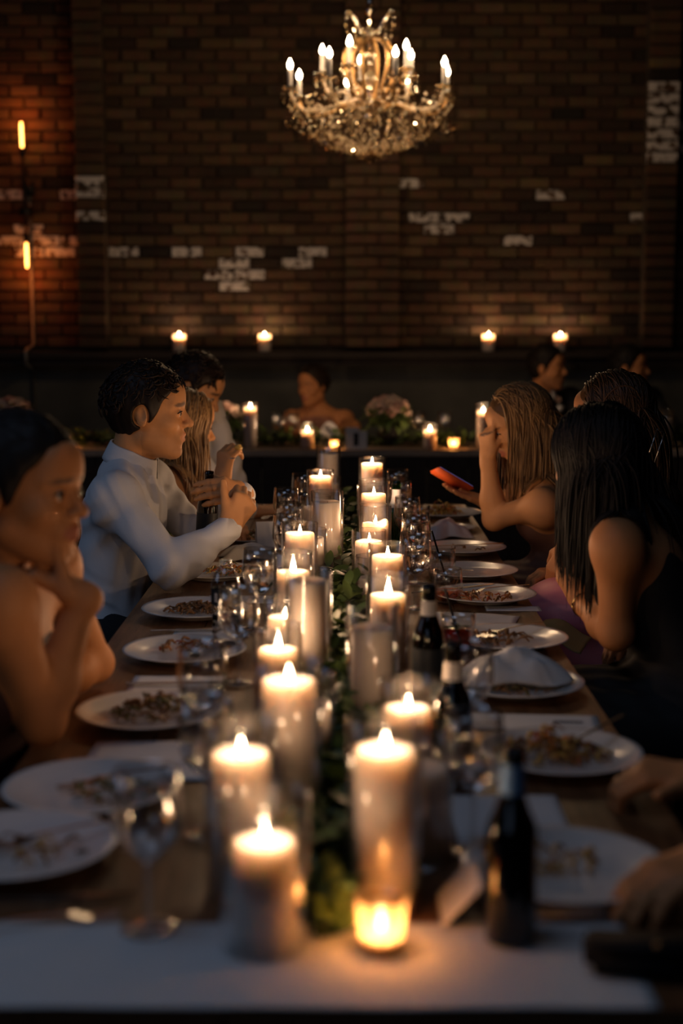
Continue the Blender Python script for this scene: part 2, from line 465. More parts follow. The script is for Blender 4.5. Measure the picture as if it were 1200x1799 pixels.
for i in range(24):          # boards closing the front of the head table
    x0 = -2.88 + i * .24
    mm = MB().box((x0 + .003, -.31 - .012, .05), (x0 + .237, -.31 + .006, .712)); obj('front_board', mm.me('front_board', False), M['dark_timber'], ht)
# ================================================================== CANDLES
ORD = ['nearest', 'second', 'third', 'fourth', 'fifth', 'sixth', 'seventh', 'eighth', 'ninth', 'tenth', 'eleventh', 'twelfth', 'thirteenth', 'fourteenth', 'fifteenth', 'sixteenth']
CYL = []                                  # (x, y, r) of what stands in the runner
def flame_me(h=.030, r=.0052):
    pr = [(0, 0), (r * .55, h * .06), (r * .92, h * .17), (r, h * .28), (r * .85, h * .45), (r * .55, h * .66), (r * .25, h * .85), (0, h)]
    return MB().lathe(pr, 12).me('flame')
def pillar_candle(loc, r, h, lit, label, group, name='pillar_candle', wavy=0, power=1.0, fl=1.0, d=.013):
    t = thing(name, label, 'candle', loc, 0, group)
    sd = rb.uniform(0, 6)
    def wob(rr, z, a): return (wavy * math.sin(2 * a + sd) + wavy * .5 * math.sin(3 * a + 2 * sd)) * (1 if z > h * .8 else 0)
    pr = [(0, 0), (r - .002, 0), (r, .002), (r, h * .5), (r, h * .82), (r, h - .004), (r - .0015, h - .001), (r - .005, h), (r - .009, h - .003), (r - .013 * (.013 / d) ** .4, h - d * .75), (r * .3, h - d), (0, h - d)]
    obj('wax_body', MB().lathe(pr, 40, wob=wob).me('wax_body'), M['wax'], t)
    obj('wick', MB().tube([(0, 0, h - d - .002), (0, 0, h - d + .006), (.0015, .0005, h - d + .011)], .0011, 6).me('wick'), M['wick'], t)
    if lit:
        obj('flame', flame_me(.034 * fl, .0056 * fl), M['flame'], t, loc=(0.001, 0, h - d + .008))
        l = bpy.data.lights.new('flame_light', 'POINT'); l.energy = FLAME_W * power; l.color = FLAME_COL; l.shadow_soft_size = .0055
        lo = bpy.data.objects.new('flame_light', l); link(lo); lo.parent = t; lo.location = (0.001, 0, h - d + .008 + .020 * fl)
    return t
def cylinder_vase(loc, r, h, label, group, name='glass_cylinder'):
    t = thing(name, label, 'glass', loc, 0, group)
    w_ = .0026
    pr = [(0, 0), (r - .002, 0), (r, .002), (r, h * .5), (r, h - .0012), (r - w_ * .5, h), (r - w_, h - .0012), (r - w_, h * .5), (r - w_, .0045), (0, .0045)]
    obj('glass_wall', MB().lathe(pr, 48).me('glass_wall'), M['glass'], t)
    return t
LEFT = [(466,1.66,.125,.185,1),(425,1.83,.176,.222,1),(508,2.0,.228,.262,1),(538,2.25,.126,.18,0),(489,2.68,.114,.165,1),(543,2.80,.223,.247,0),(501,3.0,.108,.155,1),
        (515,3.28,.156,.205,1),(527,3.58,.20,.23,1),(545,3.85,.148,.176,0),(575,4.0,.227,.26,0),(555,4.25,.18,.217,0),(563,4.85,.206,.233,1),(577,5.12,.15,.18,0),(577,5.4,.233,.265,0)]
RIGHT = [(675,1.77,.20,.245,1),(737,1.93,.127,.17,0),(716,2.25,.12,.17,1),(654,2.52,.19,.238,0),(681,3.0,.156,.204,1),(680,3.4,.173,.207,1),(655,3.62,.08,.14,0),
         (648,3.8,.146,.18,1),(659,4.05,.16,.215,1),(656,4.32,.21,.257,1),(652,4.6,.15,.21,0),(653,4.95,.24,.265,1)]
FL = {(466,1.66): .72, (489,2.68): 1.1, (515,3.28): 1.2, (681,3.0): 1.15}
for side, rows in (('left', LEFT), ('right', RIGHT)):
    for i, (px, Y, hc, hg, lit) in enumerate(rows):
        p = tab(px, Y)
        big = (px == 466)
        rg = .053 if big else .046
        tall = 'tall' if hc > .19 else ('short' if hc < .13 else 'medium tall')
        where = ('%s from the near end in the %s candle row' % (ORD[i], side)) if i else 'nearest the camera in the %s candle row' % side
        burn = 'burning' if lit else 'unlit'
        wavy = .006 if (px, Y) == (659, 4.05) else .0006
        pillar_candle((p.x, p.y, TZ + .0048), .0372, hc, lit, '%s %s white pillar candle, %s' % (tall, burn, where), 'pillar candles on the long table', wavy=wavy, fl=FL.get((px, Y), .78), power=float(np.interp(Y, [1.6, 2.2, 3.4, 4.6], [.5, .62, 1.05, 1.75])))
        cylinder_vase((p.x, p.y, TZ + .0002), rg, hg, 'clear glass cylinder round the candle %s' % where, 'glass cylinders around the pillar candles')
        CYL.append((p.x, p.y, rg))
# amber votive at the very front
def votive(loc, label, group=None, s=1.0, power=1.0):
    t = thing('votive_candle', label, 'candle', loc, 0, group)
    k = s
    pr = [(0, 0), (.021*k, 0), (.0235*k, .004*k), (.0275*k, .035*k), (.0292*k, .062*k), (.0280*k, .0625*k), (.0262*k, .035*k), (.022*k, .007*k), (0, .007*k)]
    obj('amber_cup', MB().lathe(pr, 32).me('amber_cup'), M['amber_glass'], t)
    obj('wax_fill', MB().lathe([(0, .008*k), (.0215*k, .008*k), (.0232*k, .018*k), (.021*k, .0175*k), (0, .017*k)], 28).me('wax_fill'), M['wax'], t)
    obj('wick', MB().tube([(0, 0, .016*k), (0, 0, .022*k)], .001*k, 6).me('wick'), M['wick'], t)
    obj('flame', flame_me(.026*k, .0055*k), M['flame'], t, loc=(0, 0, .022*k))
    l = bpy.data.lights.new('flame_light', 'POINT'); l.energy = FLAME_W * .4 * power; l.color = FLAME_COL; l.shadow_soft_size = .0055
    lo = bpy.data.objects.new('flame_light', l); link(lo); lo.parent = t; lo.location = (0, 0, .036*k)
    return t
p = tab(670, 1.645); votive((p.x, p.y, TZ + .004), 'small amber glass votive candle burning at the near end of the greenery', s=1.03); CYL.append((p.x, p.y, .032))

# ================================================================== GREENERY RUNNER
def leaf_mesh(name='leaf', L=.05, W=.011, bend=.3):
    V = []; F = []
    n = 5
    for i in range(n + 1):
        u = i / n; w_ = W * math.sin(PI * min(1, u * .92 + .06)) ** .8
        z = -bend * L * u * u
        V += [(u * L, -w_, z + .18 * w_), (u * L, 0, z), (u * L, w_, z + .18 * w_)]
    for i in range(n):
        a = 3 * i
        F += [(a, a + 3, a + 4, a + 1), (a + 1, a + 4, a + 5, a + 2)]
    return V, F
LV = [leaf_mesh(L=l, W=w_, bend=b) for l, w_, b in ((.05, .012, .25), (.042, .014, .4), (.06, .012, .15), (.036, .011, -.2))]
LM = []
for V, F in LV:
    me = mesh('leaf', V, F); me.materials.append(M['leaf']); LM.append(me)
rg_ = random.Random(11)
cand = []
for k in range(5200):
    y = rg_.uniform(1.58, 5.5)
    cx = -.022 + .012 * math.sin(y * 3.1)
    x = cx + rg_.gauss(0, .032 + .012 * (y > 3))
    z = TZ + .006 + abs(rg_.gauss(0, .032))
    if z > TZ + .10 or abs(x - cx) > .13: continue
    V, F = LV[k % 4]
    e = Matrix.Rotation(rg_.uniform(0, 2 * PI), 3, 'Z') @ Matrix.Rotation(rg_.uniform(-.9, .35), 3, 'Y') @ Matrix.Rotation(rg_.uniform(-.8, .8), 3, 'X')
    pts = [e @ Vector(v) + Vector((x, y, z)) for v in V]
    if min(q.z for q in pts) < TZ + .002: continue
    if any((q.x - c[0]) ** 2 + (q.y - c[1]) ** 2 < (c[2] + .003) ** 2 for q in pts[::3] + pts[-2:] for c in CYL if abs(c[1] - y) < .12): continue
    cand.append((x, y, z, e, k % 4, pts, F))
cand.sort(key=lambda c: c[1] - 6 * (c[2] - TZ))
run = thing('leaf_garland', 'dark green leafy garland lying along the middle of the long table between the candle rows', 'garland', (-.022, 3.4, TZ))
path = [(-.022 + .012 * math.sin(y * 3.1) - run.location.x, y - 3.4, .006 + .003 * math.sin(y * 9)) for y in np.linspace(1.60, 5.45, 60)]
obj('stem', MB().tube(path, .0035, 6).me('stem'), M['stem'], run)
mb = MB()
for i, (x, y, z, e, k, pts, F) in enumerate(cand):
    if i < 300:
        o = bpy.data.objects.new('leaf', LM[k]); link(o); o.parent = run
        o.location = (x - run.location.x, y - run.location.y, z - run.location.z); o.rotation_euler = e.to_euler()
    else: mb.add([q - run.location for q in pts], F)
tag(obj('foliage', mb.me('foliage'), M['leaf_mass'], run), kind='stuff')

# ================================================================== GLASSES AND BOTTLES
def goblet(loc, label, group='stemmed water glasses on the long table', fill=.5, s=1.0):
    t = thing('water_goblet', label, 'glass', loc, 0, group)
    k = s
    out = [(.0045, .078), (.0075, .083), (.020, .093), (.0335, .108), (.0405, .127), (.0420, .142), (.0405, .165), (.0375, .196)]
    inn = [(.0363, .1962), (.0392, .165), (.0407, .142), (.0392, .127), (.0322, .110), (.0188, .0965), (.007, .089), (0, .0875)]
    obj('bowl', MB().lathe([(0, .078)] + [(r*k, z*k) for r, z in out] + [(r*k, z*k) for r, z in inn], 36).me('bowl'), M['goblet'], t)
    obj('stem', MB().lathe([(.0065*k, .0065*k), (.0042*k, .014*k), (.0036*k, .04*k), (.0042*k, .07*k), (.0045*k, .078*k)], 16).me('stem'), M['goblet'], t)
    obj('foot', MB().lathe([(0, 0), (.0340*k, 0), (.0352*k, .0012*k), (.034*k, .0024*k), (.015*k, .0045*k), (.0065*k, .0065*k), (0, .0066*k)], 32).me('foot'), M['goblet'], t)
    if fill:
        zt = .0885 + (.196 - .0885) * fill
        pr = [(0, .0882)]
        for r, z in reversed(inn[:-1]):
            if z < zt: pr.append(((r - .0004) * k, z * k))
        a = [q for q in reversed(inn) if q[1] < zt][-1]; b = [q for q in reversed(inn) if q[1] >= zt]
        if b:
            u = (zt - a[1]) / (b[0][1] - a[1]); rt = a[0] + (b[0][0] - a[0]) * u
        pr += [((rt - .0004) * k, zt * k), (0, zt * k)]
        obj('water', MB().lathe(pr, 36).me('water'), M['water'], t)
    return t
GL = [(262,1.70,0,'nearest on the left, empty, at the front corner of the table'),
      (366,2.02,.35,'left side beside the second left-hand candle'), (357,2.36,.3,'left side behind the first two goblets'),
      (420,2.87,.1,'left of the burning candle fifth in the left row'), (457,3.36,.62,'left, before the white napkin, two thirds full of water'),
      (505,3.95,.5,'left side behind the tall lit ninth candle'), (508,4.22,.5,'left side, just past the ninth candle of the row'),
      (503,4.6,.0,'left side near the far cuff and hand'), (533,5.05,.0,'left side, farthest and half hidden by candles'),
      (831,1.95,.3,'right side, nearest, beside the near brown bottle'), (822,2.38,.0,'right side in front of the plate with the crumpled napkin'),
      (729,3.62,.55,'right side, sharp in focus with water, nearer of a close pair'), (730,3.98,.72,'right side, fuller of the close pair'),
      (715,4.36,.4,'right side beside the green bottle'), (702,4.8,.6,'right side behind the green bottle'), (698,5.18,0,'right side, farthest, empty beside the end candle')]
for px, Y, fill, l in GL:
    p = tab(px, Y); goblet((p.x, p.y, TZ + .0045), 'stemmed water glass, ' + l, fill=fill)
def tumbler(px, Y, label, drink, fill, r0=.030, r1=.036, h=.09, name='rocks_glass', rbulge=.041, straw=False, mint=False):
    p = tab(px, Y)
    t = thing(name, label, 'glass', (p.x, p.y, TZ + .0005))
    o = [(0, 0), (r0, 0), (r0 + .003, .003), (rbulge, h * .38), ((rbulge + r1) / 2 + .001, h * .7), (r1, h)]
    i_ = [(r1 - .0015, h + .0003), ((rbulge + r1) / 2 - .001, h * .7), (rbulge - .002, h * .38), (r0 + .001, .008), (0, .0075)]
    obj('glass_wall', MB().lathe(o + i_, 36).me('glass_wall'), M['goblet'], t)
    if fill:
        zt = h * fill; pts = [(0, .0078)] + [(r - .0004, z) for r, z in reversed(i_[1:-1]) if z < zt]
        rr = np.interp(zt, [z for r, z in reversed(i_)], [r for r, z in reversed(i_)])
        obj('drink', MB().lathe(pts + [(rr - .0004, zt), (0, zt)], 32).me('drink'), M[drink], t)
    if straw:
        obj('straw', MB().tube([(.012, 0, .01), (-.022, -.004, h + .03), (-.030, -.006, h + .055)], .0028, 8).me('straw'), M['black'], t)
    if mint:
        mm = MB()
        for q in range(7):
            V, F = LV[q % 4]; e = Matrix.Rotation(q * .9, 3, 'Z') @ Matrix.Rotation(-.3, 3, 'Y')
            mm.add([e @ (Vector(v) * .55) + Vector((0, 0, h * fill + .004)) for v in V], F)
        tag(obj('mint_sprig', mm.me('mint_sprig'), M['mint'], t), kind='stuff')
    return t
tumbler(786, 3.72, 'short round glass a third full of amber whiskey beside the fork plate', 'whiskey', .34)
tumbler(776, 4.02, 'short round glass with dark straw just behind the whiskey glass', 'whiskey', .12, straw=True)
tumbler(804, 3.12, 'straight glass of red cocktail with mint and dark straw beside the paper', 'red_drink', .62, .030, .0385, .095, 'cocktail_glass', .034, True, True)
tumbler(737, 5.0, 'far glass of orange red cocktail beside the plate of fries', 'red_drink', .66, .028, .036, .09, 'cocktail_glass', .032)
def bottle(loc, label, glass, h=.23, r=.0305, body=None, neck=None, name='beer_bottle', group=None, rotm=None, bodyz=(.03, .11), neckz=(.165, .205)):
    t = thing(name, label, 'bottle', loc, 0, group)
    k = h / .23
    o = [(0, 0), (r - .003, 0), (r, .003), (r, .06), (r, .125), (r * .93, .140), (r * .68, .158), (r * .48, .176), (.0138, .198), (.0132, .214), (.0142, .2155), (.0142, .222), (.0130, .2285), (.0115, .23)]
    i_ = [(.0100, .2285), (.0105, .21), (.0118, .196), (r * .40, .172), (r * .8, .142), (r - .0028, .123), (r - .0028, .007), (0, .006)]
    obj('glass_body', MB().lathe([(a, z * k) for a, z in o + i_], 36).me('glass_body'), M[glass], t)
    def band(z0, z1, nm, m_):
        zz = np.linspace(z0, z1, 6); R = np.interp(zz, [z for a, z in o[1:]], [a for a, z in o[1:]])
        pr = [(a + .0004, z * k) for a, z in zip(R, zz)]
        obj(nm, MB().lathe(pr, 36).me(nm), M[m_], t)
    if body: band(*bodyz, 'body_label', body)
    if neck: band(*neckz, 'neck_label', neck)
    if rotm: t.rotation_euler = rotm
    return t
p = tab(896, 1.672); bottle((p.x, p.y, TZ + .0052), 'brown beer bottle with pale blue neck label at the near right corner of the table', 'brown_glass', neck='label_blue', neckz=(.178, .213))
p = tab(794, 2.24); bottle((p.x, p.y, TZ + .001), 'brown beer bottle with cream neck label behind the short right-hand candle', 'brown_glass', neck='label_paper', body='label_dark', neckz=(.172, .200))
p = tab(752, 2.73); bottle((p.x, p.y, TZ + .001), 'brown beer bottle with cream neck label left of the red cocktail', 'brown_glass', neck='label_paper', body='label_dark', neckz=(.172, .200))
p = tab(696, 4.47); bottle((p.x, p.y, TZ + .001), 'green glass bottle with white label among the right-hand goblets', 'green_glass', neck='paper', neckz=(.150, .205), h=.235)
def water_bottle(px, Y):
    p = tab(px, Y)
    t = thing('water_bottle', 'clear plastic water bottle with dark label on the left beside the goblets', 'bottle', (p.x, p.y, TZ + .0005))
    r = .0325
    o = [(0, .004), (r - .008, 0), (r, .006)]
    for z in np.linspace(.012, .10, 23): o.append((r - .0012 * (1 + math.sin(z * 2 * PI / .016)) / 2, z))
    o += [(r, .104), (r, .145), (r * .97, .157), (r * .80, .174), (r * .52, .186), (.0135, .190), (.0135, .194), (.0155, .195), (.0155, .197), (.0125, .198), (.0125, .207)]
    obj('bottle_body', MB().lathe(o, 40).me('bottle_body'), M['pet'], t)
    obj('screw_neck', MB().lathe([(.0128, .1985), (.0138, .2), (.0128, .2015), (.0138, .203), (.0128, .2045), (.0128, .207), (.011, .207)], 28).me('screw_neck'), M['pet'], t)
    obj('label', MB().lathe([(r + .0004, .108), (r + .0004, .144)], 40).me('label'), M['label_dark'], t)
    mm = MB()
    for k in range(9): # bar code
        a = -2.35 + k * .03
        q = [(math.cos(a) * (r + .0009), math.sin(a) * (r + .0009)), (math.cos(a + .014) * (r + .0009), math.sin(a + .014) * (r + .0009))]
        mm.add([(q[0][0], q[0][1], .116), (q[1][0], q[1][1], .116), (q[1][0], q[1][1], .136), (q[0][0], q[0][1], .136)], [(0, 1, 2, 3)])
    tag(obj('bar_code', mm.me('bar_code', False), M['paper'], t), kind='stuff')
    obj('water', MB().lathe([(0, .006), (r - .009, .0025), (r - .0022, .008), (r - .0022, .085), (0, .085)], 36).me('water'), M['water'], t)
water_bottle(398, 3.16)

# ================================================================== PLATES, FOOD, CUTLERY, LINEN
def plate_me(r=.135):
    pr = [(0, .004), (r*.55, .004), (r*.60, .001), (r*.64, .001), (r*.68, .006), (r*.93, .0165), (r*.985, .0185), (r, .0195), (r*.992, .0210), (r*.93, .0195), (r*.70, .0105), (r*.62, .0080), (0, .0078)]
    return MB().lathe(pr, 56).me('plate')
PM = plate_me()
def scraps(c, r, n, mats, label, name='food_scraps', seed=0, pile=.02, clump=None):
    q = random.Random(seed)
    mb = [MB() for _ in mats]
    for i in range(n):
        a = q.uniform(0, 2 * PI); rr = r * q.random() ** .6
        if clump: cx, cy2 = clump
        else: cx = cy2 = 0
        x = cx + rr * math.cos(a); y = cy2 + rr * .7 * math.sin(a)
        L = q.uniform(.012, .035); th = q.uniform(0, PI); z = q.random() * pile * max(0, 1 - rr / r)
        pts = [(x + (u - .5) * L * math.cos(th), y + (u - .5) * L * math.sin(th), .003 + z + .012 * q.random() * math.sin(PI * u)) for u in (0, .3, .65, 1)]
        k = q.randrange(len(mats))
        s_ = q.uniform(.0018, .0042)
        mb[k].tube(pts, [s_ * .6, s_, s_, s_ * .4], 5, flat=q.uniform(.5, 1))
    t = thing(name, label, 'food', c)
    nm = {'food_brown': 'shredded_roast', 'food_green': 'salad_leaves', 'food_red': 'pepper_strips', 'food_yellow': 'pastry_crumbs'}
    for m_, k in zip(mb, mats):
        if m_.v: tag(obj(nm[k], m_.me(nm[k]), M[k], t), kind='stuff')
    t['kind'] = 'stuff'
    return t
def fork_me():
    o = [(.0,-.0035),(.06,-.0032),(.11,-.0024),(.128,-.003),(.138,-.0085),(.150,-.0115)]
    tip = .192
    tines = []
    w_ = [-.0115,-.0078,-.0052,-.0018,.0018,.0052,.0078,.0115]
    pts = o[:]
    for i in range(4):
        a, b = w_[2 * i], w_[2 * i + 1]
        pts += [(.155, a), (tip - .004, a + .0006), (tip, (a + b) / 2), (tip - .004, b - .0006), (.155, b)]
    pts += [(x, -y) for x, y in reversed(o)]
    return pts
def flat_tool(name, pts, prof, th=.0018):
    """outline in the xy plane, height profile over x, given a thickness"""
    import bmesh
    bm = bmesh.new()
    vs = [bm.verts.new((x, y, 0)) for x, y in pts]
    f = bm.faces.new(vs)
    r = bmesh.ops.extrude_face_region(bm, geom=[f])
    for v in r['geom']:
        if isinstance(v, bmesh.types.BMVert): v.co.z += th
    bmesh.ops.triangulate(bm, faces=bm.faces[:])
    bmesh.ops.recalc_face_normals(bm, faces=bm.faces[:])
    for v in bm.verts: v.co.z += prof(v.co.x)
    me = bpy.data.meshes.new(name); bm.to_mesh(me); bm.free()
    me.materials.append(M['steel'])
    return me
FORK = flat_tool('fork', fork_me(), lambda x: .010 * math.sin(min(1, max(0, x / .192)) * PI) * .4 + (.006 * math.sin((x - .13) / .062 * PI) * -1 if x > .13 else 0) + .002)
kp = [(0,-.006),(.03,-.0065),(.10,-.0048),(.112,-.006),(.13,-.0095),(.19,-.0098),(.222,-.006),(.232,0),(.224,.0035),(.19,.0048),(.112,.0045),(.10,.0048),(.03,.0065),(0,.006),(-.003,0)]
KNIFE = flat_tool('knife', kp, lambda x: .0015, .002)
a = [2 * PI * i / 20 for i in range(20)]
sp = [(0,-.004),(.06,-.0035),(.11,-.0025),(.125,-.0035)] + [(.155 + .031 * math.cos(u), .019 * math.sin(u)) for u in np.linspace(-PI * .88, PI * .88, 20)] + [(.125,.0035),(.11,.0025),(.06,.0035),(0,.004)]
SPOON = flat_tool('spoon', sp, lambda x: .004 * math.sin(min(1, x / .186) * PI) - (.004 if .14 < x < .175 else 0) + .004)
def tool(me, nm, loc, deg, label, tilt=0, roll=0):
    o = obj(nm, me, None, None, loc=loc, rot=(roll, tilt, math.radians(deg)))
    tag(o, label, 'cutlery', 'cutlery on the long table'); return o
def plate(px, Y, label, z=TZ + .0015, r=1.0):
    p = tab(px, Y, z)
    o = obj('dinner_plate', PM, M['china'], loc=p); o.scale = (r, r, 1)
    return tag(o, label, 'plate', 'dinner plates on the long table'), p
def sheet(name, x0, x1, y0, y1, label, cat, m_='linen', rot=0, z=TZ + .0006, amp=.0008, th=.0012, n=14, seed=0, group=None, fold=0, lift=None):
    q = random.Random(seed); ph = [q.uniform(0, 6) for _ in range(6)]
    y0, y1 = yd(y0, TZ), yd(y1, TZ)
    cx, cy2 = (x0 + x1) / 2, (y0 + y1) / 2
    V = []; F = []
    for i in range(n + 1):
        for j in range(n + 1):
            x = x0 + (x1 - x0) * i / n - cx; y = y0 + (y1 - y0) * j / n - cy2
            zz = amp * (2 + math.sin(x * 25 + ph[0]) + math.sin(y * 31 + ph[1] + x * 12) * .8 + math.sin((x + y) * 60 + ph[2]) * .4) * .5
            if lift: zz += lift(x / (x1 - x0) + .5, y / (y1 - y0) + .5)
            V.append((x, y, zz))
    for i in range(n):
        for j in range(n):
            k = i * (n + 1) + j; F.append((k, k + n + 1, k + n + 2, k + 1))
    o = obj(name, mesh(name, V, F), M[m_], loc=(cx, cy2, z), rot=(0, 0, math.radians(rot)))
    sm = o.modifiers.new('thickness', 'SOLIDIFY'); sm.thickness = th; sm.offset = 1
    return tag(o, label, cat, group)
def crumple(px, Y, sx, sy, h, label, seed, z=TZ + .001, rot=0):
    q = random.Random(seed); n = 36; V = []; F = []
    ph = [(q.uniform(0, 6), q.uniform(-1, 1), q.uniform(-1, 1), q.uniform(12, 38)) for _ in range(9)]
    for i in range(n + 1):
        for j in range(n + 1):
            u = i / n * 2 - 1; v = j / n * 2 - 1
            rr = math.sqrt(u * u + v * v)
            e = max(0, 1 - (max(abs(u), abs(v)) * .55 + rr * .4) ** 2.2)
            rid = 0
            for (p0, a_, b_, f_) in ph: rid += abs(math.sin((u * a_ + v * b_) * f_ * .12 + p0))
            rid = rid / 9
            wob = 1 + .13 * math.sin(3 * math.atan2(v, u) + ph[0][0]) + .07 * math.sin(7 * math.atan2(v, u) + ph[1][0])
            V.append((u * sx * wob, v * sy * wob, .001 + h * e * (.25 + 1.1 * rid)))
    for i in range(n):
        for j in range(n):
            k = i * (n + 1) + j; F.append((k, k + n + 1, k + n + 2, k + 1))
    p = tab(px, Y, z)
    o = obj('crumpled_napkin', mesh('crumpled_napkin', V, F), M['linen'], loc=p, rot=(0, 0, math.radians(rot)))
    sm = o.modifiers.new('thickness', 'SOLIDIFY'); sm.thickness = .0016; sm.offset = 1
    return tag(o, label, 'napkin', 'white napkins on the long table')
# the white cloth laid over the near end
def cl(u, v): return .003 * math.exp(-((v - .75 - .1 * math.sin(u * 9)) / .05) ** 2) + .004 * math.exp(-((u - .62 + (v - .5) * .3) / .03) ** 2) * (v > .4) + .0025 * abs(math.sin(u * 17 + v * 3)) * v
sheet('white_runner', -.50, .335, 1.508, 1.72, 'white cloth laid across the near end of the long table', 'tablecloth', z=TZ + .0002, amp=.0009, th=.0012, n=60, seed=4, lift=lambda u, v: .35 * cl(u, v))
sheet('folded_napkin', .175, .333, 1.74, 1.93, 'white linen napkin under the nearest right-hand plate', 'napkin', seed=1, group='white napkins on the long table', z=TZ + .0003, amp=.0004)
sheet('folded_napkin', .16, .325, 1.985, 2.19, 'white linen napkin between the two nearest right-hand plates', 'napkin', seed=2, group='white napkins on the long table')
sheet('folded_napkin', -.43, -.19, 2.26, 2.47, 'white linen napkin behind the second plate on the left', 'napkin', seed=3, group='white napkins on the long table')
sheet('folded_napkin', -.43, -.24, 2.78, 2.93, 'white linen napkin with a knife between third and fourth plates on the left', 'napkin', seed=5, group='white napkins on the long table')
sheet('folded_napkin', -.40, -.22, 3.30, 3.385, 'white linen napkin sliver before the fifth plate on the left', 'napkin', seed=6, group='white napkins on the long table')
sheet('paper_sheet', -.36, -.14, 3.70, 3.80, 'white paper sheet behind the fifth plate on the left', 'paper', 'paper', seed=7, amp=.0003)
sheet('paper_sheet', .20, .42, 3.40, 3.56, 'white paper sheet with bluish sheen behind the cocktail on the right', 'paper', 'paper', seed=8, rot=-14, amp=.002)
sheet('paper_sheet', .36, .50, 3.60, 3.66, 'narrow white paper end beside the fork plate on the right edge', 'paper', 'paper', seed=9, amp=.0003)
mc = sheet('menu_card', .205, .465, 2.545, 2.645, 'long white menu card with dark print on the right behind the loaded plate', 'card', 'paper', seed=10, rot=-4, amp=.0003)
mm = MB()
for k in range(7):      # the printed line reads only as a dark scribble
    x = .045 + k * .0075; mm.tube([(x, -.006, .0024), (x + .003, .006, .0024), (x + .006, -.004, .0024), (x + .009, .004, .0024)], .0012, 5)
tag(obj('print', mm.me('print'), M['ink'], mc), kind='stuff')
sheet('blue_card', .118, .165, 1.70, 1.80, 'small pale card leaning beside the near brown bottle', 'card', 'paper', seed=12, amp=.0002, z=TZ + .006, lift=lambda u, v: .05 * u)
# plates (column, depth) and what is left on them
PL = [('left', 30, 1.93, 'cut by the frame, nearest on the left'), ('left', 160, 2.18, 'second from the near end on the left'), ('left', 262, 2.61, 'under the resting elbow, third on the left'),
      ('left', 325, 3.1, 'fourth from the near end on the left'), ('left', 344, 3.55, 'before the man in the shirt, fifth on the left'), ('left', 380, 4.08, "under the shirted man's forearm on the left"), ('left', 448, 4.75, 'beyond the crumpled napkin on the left'),
      ('right', 992, 1.86, 'nearest on the right, smeared'), ('right', 985, 2.36, 'piled with food, second on the right'), ('right', 906, 2.82, 'under a crumpled napkin on the right'), ('right', 893, 3.22, 'with spoon and scraps, fourth on the right'),
      ('right', 852, 3.74, 'with a fork lying on it, fifth on the right'), ('right', 828, 4.10, 'clean and shiny, sixth on the right'), ('right', 815, 4.52, 'with a knife across, seventh on the right'), ('right', 785, 5.36, 'with fries, farthest on the right')]
PP = []
for k, (sd, px, Y, l) in enumerate(PL):
    o, p = plate(px, Y, 'white dinner plate ' + l, z=TZ + (.0045 if k in (0, 7) else .0028)); PP.append(p)
def on(k, dx=0, dy=0, dz=.0095): return PP[k] + Vector((dx, dy, dz))
scraps(on(0), .085, 24, ['food_brown', 'food_yellow'], 'smears and crumbs on the nearest left plate', seed=1, pile=.006, clump=(.02, -.02))
scraps(on(1), .085, 40, ['food_brown', 'food_green'], 'brown scraps on the second plate on the left', seed=2, pile=.01, clump=(.035, -.02))
scraps(on(2), .09, 120, ['food_brown', 'food_green', 'food_brown'], 'heap of dark roast and greens on the third left plate', seed=3, pile=.045, clump=(.02, 0))
scraps(on(3), .06, 30, ['food_red', 'food_brown'], 'red and brown scraps on the fourth left plate', seed=4, pile=.02, clump=(0, .03))
scraps(on(4), .085, 110, ['food_brown'], 'shredded brown roast on the fifth left plate', seed=5, pile=.02, clump=(.01, 0))
scraps(on(5), .07, 60, ['food_red', 'food_green', 'food_yellow'], "red and green leftovers under the shirted man's arm", seed=6, pile=.035, clump=(.03, 0))
scraps(on(6), .08, 80, ['food_green', 'food_brown'], 'green leftovers beyond the crumpled napkin on the left', seed=7, pile=.03)
scraps(on(7), .09, 44, ['food_brown', 'food_yellow'], 'brown smears on the nearest right plate', seed=8, pile=.01, clump=(-.04, .02))
scraps(on(8), .095, 150, ['food_brown', 'food_red', 'food_yellow'], 'large heap of roast and vegetables on the second right plate', seed=9, pile=.05, clump=(-.02, 0))
scraps(on(9), .09, 40, ['food_brown', 'food_green'], 'dark leftovers under the crumpled napkin on the right', seed=10, pile=.006, clump=(0, -.02))
scraps(on(10), .085, 50, ['food_brown'], 'brown scraps beside the spoon on the fourth right plate', seed=11, pile=.018, clump=(-.03, 0))
scraps(on(11), .09, 46, ['food_brown', 'food_red'], 'brown crumbs along the fifth right plate', seed=12, pile=.006, clump=(-.02, -.03))
scraps(on(13), .07, 8, ['food_brown'], 'few dark crumbs on the plate with the knife', seed=13, pile=.002)
scraps(on(14), .075, 110, ['food_yellow', 'food_red', 'food_yellow'], 'golden fries with red strips on the farthest right plate', seed=14, pile=.055, clump=(-.02, 0))
tool(KNIFE, 'knife', on(13, -.10, -.03, .022), 8, 'steel knife lying across the seventh right plate', tilt=-.02)
tool(FORK, 'fork', on(12, .0, -.055, .021), 176, 'steel fork with tines over the clean sixth right plate', tilt=0)
tool(FORK, 'fork', on(11, .125, .06, .026), 196, 'steel fork lying on the fifth right plate', tilt=.05)
tool(KNIFE, 'knife', on(11, -.19, .02, .012), 14, 'steel knife leaning on the left rim of the fifth right plate', tilt=-.06)
tool(SPOON, 'spoon', on(10, .085, .075, .030), 212, 'steel spoon resting on the fourth right plate', tilt=.07)
tool(SPOON, 'spoon', on(8, .12, .085, .05), 222, 'steel spoon handle rising from the heaped second right plate', tilt=.18)
tool(FORK, 'fork', on(3, .06, .07, .024), 258, 'steel fork with tines down on the fourth left plate', tilt=.04)
